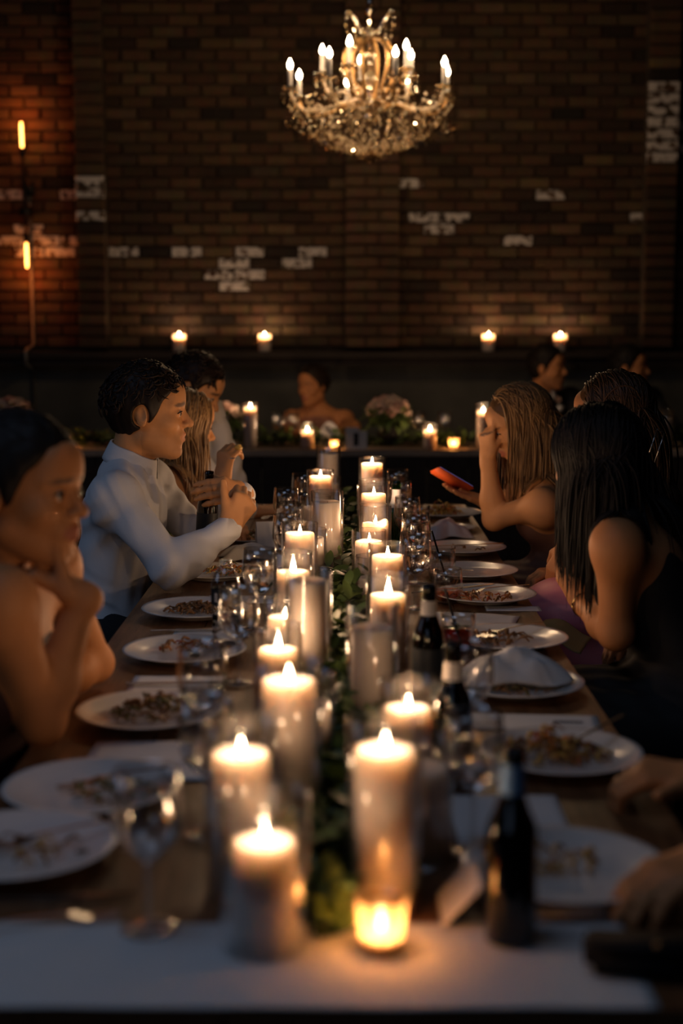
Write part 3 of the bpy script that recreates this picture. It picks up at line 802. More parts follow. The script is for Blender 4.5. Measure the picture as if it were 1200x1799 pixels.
p = tabxy(240, 1208); tool(KNIFE, 'knife', (p.x - .02, p.y, TZ + .006), 4, 'steel knife on the napkin left of the goblets')
p = tabxy(300, 1120); tool(KNIFE, 'knife', (p.x - .05, yd(3.34, TZ), TZ + .0045), 10, 'steel knife on the napkin before the fifth left plate')
tool(FORK, 'fork', on(1, .13, .05, .03), 200, 'dark steel fork across the second left plate', tilt=.07)
tool(FORK, 'fork', on(0, .14, .06, .03), 205, 'steel fork resting on the nearest left plate', tilt=.07)
p = tabxy(20, 1640); tool(FORK, 'fork', (p.x - .06, p.y - .01, TZ + .009), 14, 'steel fork on the white cloth at the near left corner')
p = tabxy(10, 1590); tool(KNIFE, 'knife', (p.x - .07, yd(1.785, TZ), TZ + .002), 6, 'steel knife before the nearest left plate')
crumple(905, 2.84, .10, .065, .055, 'white crumpled napkin heaped on the third right plate', 3, z=PP[9].z + .016, rot=-6)
crumple(783, 4.86, .075, .06, .06, 'white crumpled napkin on the right before the far fries', 5, rot=20)
crumple(436, 4.42, .085, .05, .045, "white crumpled napkin beyond the shirted man's wrist", 8, rot=12)
o = obj('side_plate', PM, M['china'], loc=tab(795, 5.0, TZ + .0012)); o.scale = (.62, .62, .8); tag(o, 'small white side plate behind the crumpled napkin on the right', 'plate')
# standing folded card beyond the napkin on the left
p = tab(470, 4.6)
t = thing('tent_card', 'white folded card standing between napkin and goblets on the left', 'card', p, .25)
for sgn in (-1, 1):
    m = MB(); ty = .028 * sgn
    m.add([(-.037, ty, 0), (.037, ty, 0), (.037, .0006 * sgn, .09), (-.037, .0006 * sgn, .09), (-.037, ty + .001 * sgn, 0), (.037, ty + .001 * sgn, 0), (.037, .0016 * sgn, .09), (-.037, .0016 * sgn, .09)],
          [(0,1,2,3),(7,6,5,4),(0,4,5,1),(2,6,7,3),(1,5,6,2),(3,7,4,0)])
    obj('card_panel', m.me('card_panel', False), M['paper'], t)
# black clutch at the near right corner
import bmesh
def soft_box(name, sx, sy, sz, bev=.012, seg=3):
    bm = bmesh.new(); bmesh.ops.create_cube(bm, size=1)
    for v in bm.verts: v.co = Vector((v.co.x * sx, v.co.y * sy, (v.co.z + .5) * sz))
    bmesh.ops.bevel(bm, geom=bm.edges[:], offset=bev, segments=seg, affect='EDGES')
    me = bpy.data.meshes.new(name); bm.to_mesh(me); bm.free(); me.shade_smooth(); return me
p = tabxy(1110, 1722)
t = thing('clutch_bag', 'black clutch bag lying at the near right corner of the table', 'bag', (p.x + .03, p.y + .02, TZ + .004), -.12)
obj('bag_body', soft_box('bag_body', .16, .07, .034, .012), M['black'], t)
obj('flap', soft_box('flap', .156, .045, .006, .0028), M['black'], t, loc=(0, -.012, .0325))
obj('clasp', MB().lathe([(0, 0), (.005, 0), (.005, .003), (0, .004)], 16).me('clasp'), M['brass'], t, loc=(0, -.028, .0385))
# ================================================================== LEDGE CANDLES
for i, px in enumerate((315, 465, 858, 984)):
    b = atY(px, 617, WY - .17)
    pillar_candle((b.x, WY - .17, 1.2855), .043, .118, 1, 'white pillar candle burning on the dark ledge, %s from the left' % ('first', 'second', 'third', 'last')[i], 'candles on the wall ledge', power=1.3, fl=1.2, d=.032)
# ================================================================== HEAD TABLE DRESSING
def onhead(px, Y=8.42): p = atY(px, 780, Y); return (p.x, Y, TZ + .0005)
for i, (px, Y, h, hg, l) in enumerate(((440, 8.34, .235, .265, 'tall white pillar candle burning in glass at the left of the head table'), (848, 8.38, .21, .26, 'tall white pillar candle behind the raised hand on the head table'),
                                (540, 8.3, .10, .15, 'short white pillar candle burning in front of the woman in the middle'), (755, 8.3, .105, .15, 'short white pillar candle burning on the right of the flower bowl'), (1168, 8.34, .17, .22, 'white pillar candle at the far right of the head table'))):
    x, y, z = onhead(px, Y)
    pillar_candle((x, y, z + .0045), .0372, h, 0 if px == 1168 else 1, l, 'candles on the head table', fl=1.1, power=1.6, d=.02)
    cylinder_vase((x, y, z), .046, hg, 'clear glass cylinder on the head table ' + ('at its left end', 'behind the raised hand', 'before the woman', 'right of the flower bowl', 'at the far right')[i], 'glass cylinders on the head table')
for i, (px, Y, l) in enumerate(((587, 8.29, 'tiny votive candle burning before the white napkin on the head table'), (797, 8.29, 'amber votive candle burning right of the flower bowl on the head table'), (112, 8.33, 'votive candle glowing at the far left of the head table'))):
    x, y, z = onhead(px, Y); votive((x, y, z), l, 'votives on the head table', s=(.8, 1, 1)[i], power=1.4)
def rose(q, r, seed):
    mb = MB(); rr = random.Random(seed)
    for ring, (n, tilt, sc) in enumerate(((5, .25, .45), (6, .6, .75), (7, 1.0, 1.0))):
        for k in range(n):
            a = 2 * PI * (k + ring * .4) / n + rr.uniform(-.2, .2)
            V = []; nu = 3
            for iu in range(nu + 1):
                for iv in range(nu + 1):
                    u = iu / nu; v = iv / nu * 2 - 1
                    w_ = r * sc * .75 * math.sin(PI * (u * .75 + .2))
                    el = tilt * (0.25 + .75 * u)
                    rad = r * sc * (.12 + u * math.sin(el) * .9) - .10 * r * v * v
                    x = rad; y = v * w_; z = r * (-.5 + u * math.cos(el) * .95 + .1)
                    V.append((x * math.cos(a) - y * math.sin(a), x * math.sin(a) + y * math.cos(a), z))
            F = [(iu * 4 + iv, (iu + 1) * 4 + iv, (iu + 1) * 4 + iv + 1, iu * 4 + iv + 1) for iu in range(nu) for iv in range(nu)]
            mb.add(V, F)
    return mb.me('rose')
M['rose_cream'] = mat('cream_petals', (.72, .60, .48), .6, col2=(.62, .42, .34), rnd='object')
M['rose_pink'] = mat('pink_petals', (.70, .36, .28), .6, col2=(.72, .52, .42), rnd='object')
RM = []
for k in range(3):
    me = rose(None, .045, k); RM.append(me)
def bouquet(loc, label, R, n, vase_h, cols, seed, vase='black', lean=(0, 0)):
    t = thing('flower_arrangement', label, 'flowers', loc)
    q = random.Random(seed)
    obj('vase', MB().lathe([(0, 0), (.05, 0), (.055, .004), (.066, vase_h * .5), (.058, vase_h), (.053, vase_h), (.060, vase_h * .5), (.05, .008), (0, .008)], 28).me('vase'), M[vase], t)
    mb = MB()
    for k in range(150):
        a = q.uniform(0, 2 * PI); e = q.uniform(-.6, .35); d = Vector((math.cos(a) * math.cos(e), math.sin(a) * math.cos(e), math.sin(e) * .8))
        V, F = LV[k % 4]; m3 = d.to_track_quat('X', 'Z').to_matrix() @ Matrix.Rotation(q.uniform(-.8, .8), 3, 'Y')
        c = Vector((0, 0, vase_h + R * .35)) + d * R * q.uniform(.5, .98)
        mb.add([m3 @ (Vector(v) * 1.3) + c for v in V], F)
    tag(obj('foliage', mb.me('foliage'), M['leaf_mass'], t), kind='stuff')
    for k in range(n):
        a = k * 2.39996; e = math.asin(min(.98, .02 + .98 * (k + .5) / n))
        d = Vector((math.cos(a) * math.cos(e), math.sin(a) * math.cos(e), math.sin(e)))
        me = RM[k % 3]
        m_ = M[cols[k % len(cols)]]
        o = bpy.data.objects.new('rose', me); link(o); o.parent = t
        if not me.materials: me.materials.append(M['rose_cream'])
        o.material_slots[0].link = 'OBJECT'; o.material_slots[0].material = m_
        o.location = Vector((lean[0], lean[1], vase_h + R * .42)) + Vector((d.x * R * .95, d.y * R * .9, d.z * R * .75)); o.rotation_euler = d.to_track_quat('Z', 'Y').to_euler()
        s_ = q.uniform(.85, 1.2); o.scale = (s_, s_, s_)
    return t
x, y, z = onhead(682, 8.52); bouquet((x, y, z), 'low bowl of cream and pink roses in the middle of the head table', .125, 22, .14, ['rose_cream', 'rose_cream', 'rose_pink'], 3)
x, y, z = onhead(392, 8.50); bouquet((x, y, z), 'bowl of cream roses beside the tall candle at left of the head table', .10, 14, .13, ['rose_cream'], 5)
x, y, z = onhead(22, 8.50); bouquet((x, y, z), 'bowl of pink roses at the far left of the head table', .11, 16, .15, ['rose_pink', 'rose_cream', 'rose_pink'], 7)
gr = thing('leaf_garland', 'dark leafy garland trailing along the head table', 'garland', (0, 8.42, TZ))
mb = MB(); q = random.Random(21)
hcyl = [(onhead(px, Y)[0], Y, r) for px, Y, r in ((440,8.34,.05),(848,8.38,.05),(540,8.3,.05),(755,8.3,.05),(1168,8.34,.05),(587,8.29,.035),(797,8.29,.035),(112,8.33,.035),(682,8.52,.07),(392,8.5,.07),(22,8.5,.07),(625,8.3,.09),(578,8.62,.1))]
for k in range(2600):
    x = q.uniform(-2.2, 2.2); yy = 8.46 + q.gauss(0, .035); zz = TZ + .01 + abs(q.gauss(0, .035))
    if any((x - c[0]) ** 2 + (yy - c[1]) ** 2 < (c[2] + .05) ** 2 for c in hcyl): continue
    V, F = LV[k % 4]; e = Matrix.Rotation(q.uniform(0, 2 * PI), 3, 'Z') @ Matrix.Rotation(q.uniform(-.9, .2), 3, 'Y')
    P_ = [e @ Vector(v) * 1.2 + Vector((x, yy, zz)) for v in V]
    if min(p.z for p in P_) < TZ + .002: continue
    mb.add([p - gr.location for p in P_], F)
tag(obj('foliage', mb.me('foliage'), M['leaf_mass'], gr), kind='stuff')
obj('stem', MB().tube([(x, .04 + .01 * math.sin(x * 7), .006) for x in np.linspace(-2.2, 2.2, 50)], .0035, 6).me('stem'), M['stem'], gr)
# white frame with a dark upright slot
x, y, z = onhead(626, 8.27)
t = thing('table_sign', 'white block sign with a dark upright slot on the head table', 'sign', (x, y, z))
m = MB().box((-.062, -.012, 0), (-.016, .012, .125)).box((.014, -.012, 0), (.062, .012, .105)).box((-.016, -.012, 0), (.014, .012, .018)).box((-.016, -.012, .095), (.014, .012, .125))
obj('block', m.me('block', False), M['paper'], t)
obj('slot', MB().box((-.0155, -.004, .0185), (.0135, .004, .0945)).me('slot', False), M['ink'], t)
# peaked napkin before the woman
x, y, z = onhead(579, 8.62)
V = []; F = []
for i in range(13):
    for j in range(11):
        u = i / 12 * 2 - 1; v = j / 10
        V.append((u * .065 * (1 - .35 * v ** 3), .03 * math.cos(u * 1.4) * (1 - .3 * v), .135 * v * (1 - .28 * u * u)))
for i in range(12):
    for j in range(10): k = i * 11 + j; F.append((k, k + 11, k + 12, k + 1))
o = obj('peaked_napkin', mesh('peaked_napkin', V, F), M['linen'], loc=(x, y, z)); sm = o.modifiers.new('thickness', 'SOLIDIFY'); sm.thickness = .004
tag(o, 'white napkin folded to a rounded peak before the woman at the head table', 'napkin')
for i, (px, Y) in enumerate(((490, 8.5), (515, 8.6), (735, 8.62), (780, 8.6))):
    x, y, z = onhead(px, Y); goblet((x, y, z), 'stemmed glass on the head table, %s' % ('left of the woman', 'just before the woman', 'beside the flower bowl', 'right of the flower bowl')[i], 'stemmed glasses on the head table', fill=.3)
# ================================================================== CHANDELIER
CY = 7.5
def zc(y): return atY(650, y, CY).z
cxx = atY(650, 100, CY).x
ch = thing('chandelier', 'ornate crystal chandelier with many lit candle bulbs hanging before the brick wall', 'chandelier', (cxx, CY, zc(285)))
def R_(y): return zc(y) - zc(285)
top = 4.5 - zc(285)
pr = [(0, R_(215))]
for y0, y1, r in ((215, 200, .05), (200, 186, .095), (186, 172, .03), (172, 150, .026), (150, 128, .038), (128, 108, .022), (108, 85, .034), (85, 66, .022), (66, 46, .036), (46, 28, .022), (28, 8, .032), (8, -16, .026), (-16, -40, .014)):
    for u in (.12, .5, .88): pr.append((r * (.5 if u != .5 else 1), R_(y0 + (y1 - y0) * u)))
pr += [(.006, R_(-42)), (0, R_(-42))]
obj('centre_stem', MB().lathe(pr, 20).me('centre_stem'), M['crystal'], ch)
obj('chain', MB().tube([(0, 0, R_(-42)), (0, 0, top)], .007, 8).me('chain'), M['brass'], ch)
obj('ceiling_rose', MB().lathe([(0, top - .04), (.03, top - .04), (.07, top - .015), (.075, top - .0005), (0, top - .0005)], 24).me('ceiling_rose'), M['brass'], ch)
obj('bottom_ball', MB().lathe([(.045 * math.sin(u), R_(272) - .045 * math.cos(u)) for u in np.linspace(.001, PI - .001, 12)], 16).me('bottom_ball', False), M['crystal'], ch)
for k in range(6):      # gilt harp ribs round the stem
    a = k * PI / 3 + .2
    pts = [(r * math.cos(a), r * math.sin(a), R_(y)) for r, y in ((.03, 66), (.085, 72), (.125, 88), (.135, 110), (.12, 135), (.09, 160), (.06, 190))]
    obj('harp_rib', MB().tube(pts, .010, 8).me('harp_rib'), M['brass'], ch)
XT = MB(); XS = MB(); q = random.Random(31)
def drop(c, s, el=1.6, mb=None):
    a = q.uniform(0, PI); r = s
    V = [(c[0], c[1], c[2] + s * .9)] + [(c[0] + r * math.cos(a + i * PI / 2.5), c[1] + r * math.sin(a + i * PI / 2.5), c[2]) for i in range(5)] + [(c[0], c[1], c[2] - s * el)]
    (mb or XT).add(V, [(0, i + 1, (i + 1) % 5 + 1) for i in range(5)] + [(6, (i + 1) % 5 + 1, i + 1) for i in range(5)])
for k in range(6):
    a = k * PI / 3 + .5
    pts = [(r * math.cos(a), r * math.sin(a), R_(y)) for r, y in ((.025, 62), (.06, 50), (.09, 34), (.125, 22), (.145, 28))]
    obj('crown_arm', MB().tube(pts, [.008, .009, .009, .007, .005], 8).me('crown_arm'), M['crystal'], ch)
    for j in range(5): drop((pts[-1][0] * (1 - .06 * j), pts[-1][1] * (1 - .06 * j), pts[-1][2] - .025 - .028 * j), .010)
    for j in range(4): drop((pts[2][0], pts[2][1], pts[2][2] - .025 - .03 * j), .009)
AR = [(.42, k * PI / 4 + .28, 163, q.uniform(-3, 3)) for k in range(8)] + [(.245, k * 2 * PI / 5 + .5, 132, q.uniform(-3, 3)) for k in range(5)]
bulb_me = MB().lathe([(0, 0), (.009, .003), (.0130, .014), (.0120, .024), (.006, .037), (.0012, .048), (0, .050)], 14).me('bulb')
pan_me = MB().lathe([(0, 0), (.012, -.004), (.042, .006), (.046, .012), (.042, .010), (.012, .001), (0, .002)], 20).me('drip_pan')
slv_me = MB().lathe([(0, .002), (.012, .002), (.0115, .10), (.009, .103), (0, .103)], 14).me('candle_sleeve')
for i, (R, a, yb, j) in enumerate(AR):
    ca, sa = math.cos(a), math.sin(a)
    zb = R_(yb + j)
    ys = [(.05, R_(195)), (R * .3, R_(178) - .01), (R * .55, zb - .085), (R * .8, zb - .10), (R * .95, zb - .06), (R, zb - .004)]
    P_ = [Vector((r * ca, r * sa, z)) for r, z in ys]
    C2 = []
    for s_ in range(len(P_) - 1):
        p0, p1, p2, p3 = P_[max(s_ - 1, 0)], P_[s_], P_[s_ + 1], P_[min(s_ + 2, len(P_) - 1)]
        for u in (0, .33, .66):
            C2.append(.5 * ((2 * p1) + (p2 - p0) * u + (2 * p0 - 5 * p1 + 4 * p2 - p3) * u * u + (3 * p1 - p0 - 3 * p2 + p3) * u ** 3))
    C2.append(P_[-1])
    arm = obj('arm', MB().tube(C2, .0085, 8).me('arm'), M['crystal_soft'] if i % 3 else M['brass'], ch)
    base = (R * ca, R * sa, zb)
    obj('drip_pan', pan_me, M['crystal'], arm, loc=base)
    obj('candle_sleeve', slv_me, M['sleeve'], arm, loc=base)
    obj('bulb', bulb_me, M['bulb'], arm, loc=(base[0], base[1], zb + .103))
    l = bpy.data.lights.new('bulb_light', 'POINT'); l.energy = 1.7; l.color = (1, .62, .33); l.shadow_soft_size = .008
    lo = bpy.data.objects.new('bulb_light', l); link(lo); lo.parent = ch; lo.location = (base[0], base[1], zb + .122)
    for n in range(8):
        b = 2 * PI * n / 8
        for jj in range(2 + n % 2): drop((base[0] + .043 * math.cos(b), base[1] + .043 * math.sin(b), zb - .012 - .026 * jj), q.uniform(.006, .0095))
    for n in range(16):
        c = C2[3 + int(n * .8) % (len(C2) - 3)]; drop((c.x + q.gauss(0, .012), c.y + q.gauss(0, .012), c.z - q.uniform(.015, .06)), q.uniform(.006, .010))
# bowl of hanging crystal strands
for n in range(64):
    a = 2 * PI * n / 64; r0 = .40 if n % 2 else .30; z0 = R_(178 if n % 2 else 168)
    for s_ in range(15):
        u = (s_ + .5) / 15; r = r0 * (1 - u) ** .75 + .035; z = z0 + (R_(270) - z0) * u - .05 * math.sin(PI * u)
        drop((r * math.cos(a) + q.gauss(0, .004), r * math.sin(a) + q.gauss(0, .004), z), q.uniform(.0065, .0100), 1.6, XS if (n + s_) % 3 else XT)
for n in range(320):
    a = q.uniform(0, 2 * PI); r = .44 * q.random() ** .5
    drop((r * math.cos(a), r * math.sin(a), R_(200 + 70 * (1 - r / .5)) - q.uniform(0, .06)), q.uniform(.008, .013), 2.0)
tag(obj('crystal_beads', XS.me('crystal_beads', False), M['crystal_soft'], ch), kind='stuff')
tag(obj('crystal_drops', XT.me('crystal_drops', False), M['crystal'], ch), kind='stuff')
# ================================================================== WALL SCONCE
SY = WY - .15
a0, a1, h0 = atY(39, 262, SY), atY(46, 424, SY), atY(44, 372, SY)
sc = thing('wall_sconce', 'black two ended wall sconce with glowing tube bulbs on the brick wall at left', 'lamp', h0)
obj('rod', MB().tube([a0 - h0, a1 - h0], .012, 10).me('rod'), M['iron'], sc)
hub = MB().tube([(0, -.03, 0), (0, .08, 0)], [.035, .045], 20); obj('hub', hub.me('hub'), M['iron'], sc)
bm_ = MB().lathe([(0, 0), (.012, 0), (.021, .015), (.022, .15), (.018, .172), (0, .18)], 16).me('tube_bulb')
fil = MB().tube([(-.008, 0, .01), (-.009, 0, .15), (0, 0, .168), (.009, 0, .15), (.008, 0, .01)], .007, 8).me('filament')
M['bulb_glass'] = glass_mat('bulb_glass', tint=(1, .85, .6))
for k, (e, flip) in enumerate(((a0, 0), (a1, 1))):
    d = (e - h0).normalized()
    so = obj('socket', MB().tube([(0, 0, -.05), (0, 0, .004)], [.018, .02], 14).me('socket'), M['iron'], sc, loc=e - h0, rot=d.to_track_quat('Z', 'Y').to_euler())
    bb = obj('bulb', bm_, M['bulb_glass'], sc, loc=e - h0 + d * .003, rot=d.to_track_quat('Z', 'Y').to_euler())
    obj('filament', fil, M['edison'], bb)
    l = bpy.data.lights.new('sconce_light', 'POINT'); l.energy = 1.5; l.color = (1, .20, .035); l.shadow_soft_size = .03
    lo = bpy.data.objects.new('sconce_light', l); link(lo); lo.parent = sc; lo.location = e - h0 + d * .21
c0 = atY(52, 345, WY - .02)
t = thing('conduit_pipe', 'thin grey conduit pipe running down the wall below the sconce', 'pipe', (c0.x, WY - .03, 1.3))
obj('pipe_run', MB().tube([(0, .0, c0.z - 1.3), (0, 0, .03), (0, -.245, -.005), (0, -.26, -.02), (0, -.25, -.10), (0, -.035, -.14), (0, -.035, -1.28)], .011, 10).me('pipe_run'), M['conduit'], t)
obj('junction_box', soft_box('junction_box', .07, .04, .10, .006), M['iron'], t, loc=(0, .0, c0.z - 1.3))
# ================================================================== PEOPLE: smooth-blended distance field, meshed by surface nets
class Field:
    def __init__(s): s.ops = []
    def cap(s, a, b, ra, rb_=None, k=.02, sub=False):
        s.ops.append(('c', np.array(a, float), np.array(b, float), ra, ra if rb_ is None else rb_, k, sub)); return s
    def ell(s, c, r, R=None, k=.02, sub=False):
        s.ops.append(('e', np.array(c, float), np.array(r, float), np.eye(3) if R is None else np.array(R, float), 0, k, sub)); return s
    def bounds(s, pad):
        lo = np.full(3, 1e9); hi = -lo
        for o in s.ops:
            if o[6]: continue
            if o[0] == 'c':
                r = max(o[3], o[4]); l = np.minimum(o[1], o[2]) - r; h = np.maximum(o[1], o[2]) + r
            else:
                r = np.abs(o[3]) @ o[2]; l = o[1] - r; h = o[1] + r
            lo = np.minimum(lo, l); hi = np.maximum(hi, h)
        return lo - pad, hi + pad
    def mesh(s, vox, post=None):
        lo, hi = s.bounds(3 * vox + .01)
        n = np.ceil((hi - lo) / vox).astype(int) + 1
        D = np.full(n, .25, np.float32)
        ax = [lo[i] + np.arange(n[i]) * vox for i in range(3)]
        for o in s.ops:
            k = o[5]; m = k + 3 * vox
            if o[0] == 'c':
                r = max(o[3], o[4]); l = np.minimum(o[1], o[2]) - r - m; h = np.maximum(o[1], o[2]) + r + m
            else:
                r = np.abs(o[3]) @ o[2]; l = o[1] - r - m; h = o[1] + r + m
            i0 = np.clip(np.floor((l - lo) / vox).astype(int), 0, n - 1); i1 = np.clip(np.ceil((h - lo) / vox).astype(int) + 1, 1, n)
            if np.any(i1 <= i0): continue
            X = ax[0][i0[0]:i1[0]][:, None, None]; Y = ax[1][i0[1]:i1[1]][None, :, None]; Z = ax[2][i0[2]:i1[2]][None, None, :]
            if o[0] == 'c':
                a, b = o[1], o[2]; d = b - a; dd = float(d @ d) + 1e-12
                t = np.clip(((X - a[0]) * d[0] + (Y - a[1]) * d[1] + (Z - a[2]) * d[2]) / dd, 0, 1)
                f = np.sqrt((X - a[0] - t * d[0]) ** 2 + (Y - a[1] - t * d[1]) ** 2 + (Z - a[2] - t * d[2]) ** 2) - (o[3] + (o[4] - o[3]) * t)
            else:
                R = o[3]; c = o[1]; r = o[2]
                q = [((X - c[0]) * R[0, i] + (Y - c[1]) * R[1, i] + (Z - c[2]) * R[2, i]) for i in range(3)]
                k0 = np.sqrt((q[0] / r[0]) ** 2 + (q[1] / r[1]) ** 2 + (q[2] / r[2]) ** 2)
                k1 = np.sqrt((q[0] / r[0] ** 2) ** 2 + (q[1] / r[1] ** 2) ** 2 + (q[2] / r[2] ** 2) ** 2) + 1e-9
                f = k0 * (k0 - 1) / k1
            V = D[i0[0]:i1[0], i0[1]:i1[1], i0[2]:i1[2]]
            if o[6]:
                f = -f; hh = np.maximum(k - np.abs(V - f), 0) / k; V[...] = np.maximum(V, f) + hh * hh * k * .25
            else:
                hh = np.maximum(k - np.abs(V - f), 0) / k; V[...] = np.minimum(V, f) - hh * hh * k * .25
        if post is not None:
            D = post(D, ax[0][:, None, None], ax[1][None, :, None], ax[2][None, None, :]).astype(np.float32)
        for i in range(3):
            sl = [slice(None)] * 3; sl[i] = 0; D[tuple(sl)] = .25; sl[i] = -1; D[tuple(sl)] = .25
        return nets(D, lo, vox)
def nets(D, lo, vox):
    I = D < 0
    c = np.zeros(np.array(D.shape) - 1, np.uint8)
    for dx in (0, 1):
        for dy in (0, 1):
            for dz in (0, 1):
                c += I[dx:I.shape[0] - 1 + dx, dy:I.shape[1] - 1 + dy, dz:I.shape[2] - 1 + dz]
    act = (c > 0) & (c < 8)
    ijk = np.argwhere(act)
    idx = np.full(act.shape, -1, np.int64); idx[act] = np.arange(len(ijk))
    P = np.zeros((len(ijk), 3)); N = np.zeros(len(ijk))
    corners = [(a, b, d) for a in (0, 1) for b in (0, 1) for d in (0, 1)]
    for a in corners:
        for i in range(3):
            if a[i]: continue
            b = list(a); b[i] = 1
            da = D[ijk[:, 0] + a[0], ijk[:, 1] + a[1], ijk[:, 2] + a[2]].astype(float); db = D[ijk[:, 0] + b[0], ijk[:, 1] + b[1], ijk[:, 2] + b[2]].astype(float)
            x = (da < 0) != (db < 0)
            t = np.where(x, da / np.where(x, da - db, 1), 0)
            for j in range(3): P[:, j] += np.where(x, a[j] + (t if j == i else 0), 0)
            N += x
    P = (P / N[:, None] + ijk) * vox + lo
    F = []
    for i in range(3):
        j, k = (i + 1) % 3, (i + 2) % 3
        s0 = [slice(None)] * 3; s1 = [slice(None)] * 3; s0[i] = slice(0, -1); s1[i] = slice(1, None)
        A = I[tuple(s0)]; B = I[tuple(s1)]
        e = np.argwhere(A != B)
        ok = (e[:, j] > 0) & (e[:, k] > 0) & (e[:, j] < D.shape[j] - 1) & (e[:, k] < D.shape[k] - 1); e = e[ok]
        ins = A[e[:, 0], e[:, 1], e[:, 2]]
        def g(oj, ok_):
            q = e.copy(); q[:, j] += oj; q[:, k] += ok_; return idx[q[:, 0], q[:, 1], q[:, 2]]
        Q = np.stack([g(-1, -1), g(0, -1), g(0, 0), g(-1, 0)], 1)
        Q = np.where(ins[:, None], Q, Q[:, ::-1]); F.append(Q)
    return P, np.concatenate(F)
def np_mesh(name, P, F, smooth=True):
    me = bpy.data.meshes.new(name)
    nf, w_ = F.shape
    me.vertices.add(len(P)); me.vertices.foreach_set('co', np.ascontiguousarray(P, np.float32).ravel())
    me.loops.add(nf * w_); me.loops.foreach_set('vertex_index', F.astype(np.int32).ravel())
    me.polygons.add(nf); me.polygons.foreach_set('loop_start', np.arange(0, nf * w_, w_, dtype=np.int32))
    me.polygons.foreach_set('use_smooth', np.full(nf, smooth))
    me.update(calc_edges=True); me.validate()
    return me
def nv(v): v = np.array(v, float); return v / np.linalg.norm(v)
def vec(v): return np.array(v, float)
class Head:
    """frame: x forward (f), y to the person's left (l), z up (u)"""
    def __init__(s, c, f, up=(0, 0, 1), sc=1.0):
        s.c = vec(c); s.f = nv(f); s.l = nv(np.cross(vec(up), s.f)); s.u = np.cross(s.f, s.l); s.R = np.stack([s.f, s.l, s.u], 1); s.s = sc
    def __call__(s, x, y, z): return s.c + s.R @ (vec((x, y, z)) * s.s)
    def local(s, P): return ((P - s.c) @ s.R) / s.s
def head_field(F, H, fem):
    s = H.s; R = H.R
    F.ell(H(-.012, 0, .030), vec((.100, .077, .093)) * s, R, .02)
    F.ell(H(.030, 0, -.030), vec((.062, .058, .088)) * s, R, .03)
    F.cap(H(.0, .048, -.062), H(.066, .016, -.098), .022 * s, .017 * s, .03); F.cap(H(.0, -.048, -.062), H(.066, -.016, -.098), .022 * s, .017 * s, .03)
    F.ell(H(.076, 0, -.101), vec((.018, .021, .016)) * s, R, .02)
    for y in (-1, 1):
        F.ell(H(.060, y * .043, -.022), vec((.024, .022, .022)) * s, R, .025)             # cheekbone
        F.cap(H(.083, y * .014, .029), H(.066, y * .050, .028), .0085 * s, .007 * s, .016)  # brow ridge
    F.ell(H(.070, 0, .058), vec((.026, .048, .036)) * s, R, .03)                            # forehead
    for y in (-1, 1):
        F.ell(H(.096, y * .031, .006), vec((.017, .017, .0125)) * s, R, .012, True)         # socket
        F.ell(H(.0765, y * .031, .0065), vec((.0150, .0165, .0135)) * s, R, .005)           # lids
    F.cap(H(.085, 0, .018), H(.112, 0, -.019), .0085 * s, .0105 * s, .012)                  # nose
    F.ell(H(.113, 0, -.022), vec((.0105, .0105, .0095)) * s, R, .008)
    for y in (-1, 1): F.ell(H(.100, y * .0125, -.026), vec((.010, .0075, .0075)) * s, R, .006)
    F.ell(H(.086 if fem else .083, 0, -.058), vec((.017, .030, .022)) * s, R, .02)                           # mouth mound
    up, lw = (.0058, .0068) if fem else (.0048, .0056)
    mo = 0 if fem else -.0045
    F.cap(H(.096+mo, -.017, -.0550), H(.1035+mo, 0, -.0515), .0035 * s, up * s, .006); F.cap(H(.1035+mo, 0, -.0515), H(.096+mo, .017, -.0550), up * s, .0035 * s, .006)
    F.cap(H(.096+mo, -.014, -.0630), H(.1015+mo, 0, -.0655), .004 * s, lw * s, .006); F.cap(H(.1015+mo, 0, -.0655), H(.096+mo, .014, -.0630), lw * s, .004 * s, .006)
    F.cap(H(.108+mo, -.019, -.0590), H(.108+mo, .019, -.0590), .0020 * s, .0020 * s, .004, True)
    for y in (-1, 1):                                                                        # ears
        Re = R @ np.array(Matrix.Rotation(.45 * y, 3, 'Z')) @ np.array(Matrix.Rotation(-.2, 3, 'Y'))
        F.ell(H(-.012, y * .077, -.002), vec((.019, .0075, .032)) * s, Re, .006)
        F.ell(H(-.008, y * .085, .003), vec((.0095, .006, .017)) * s, Re, .005, True)
    return F
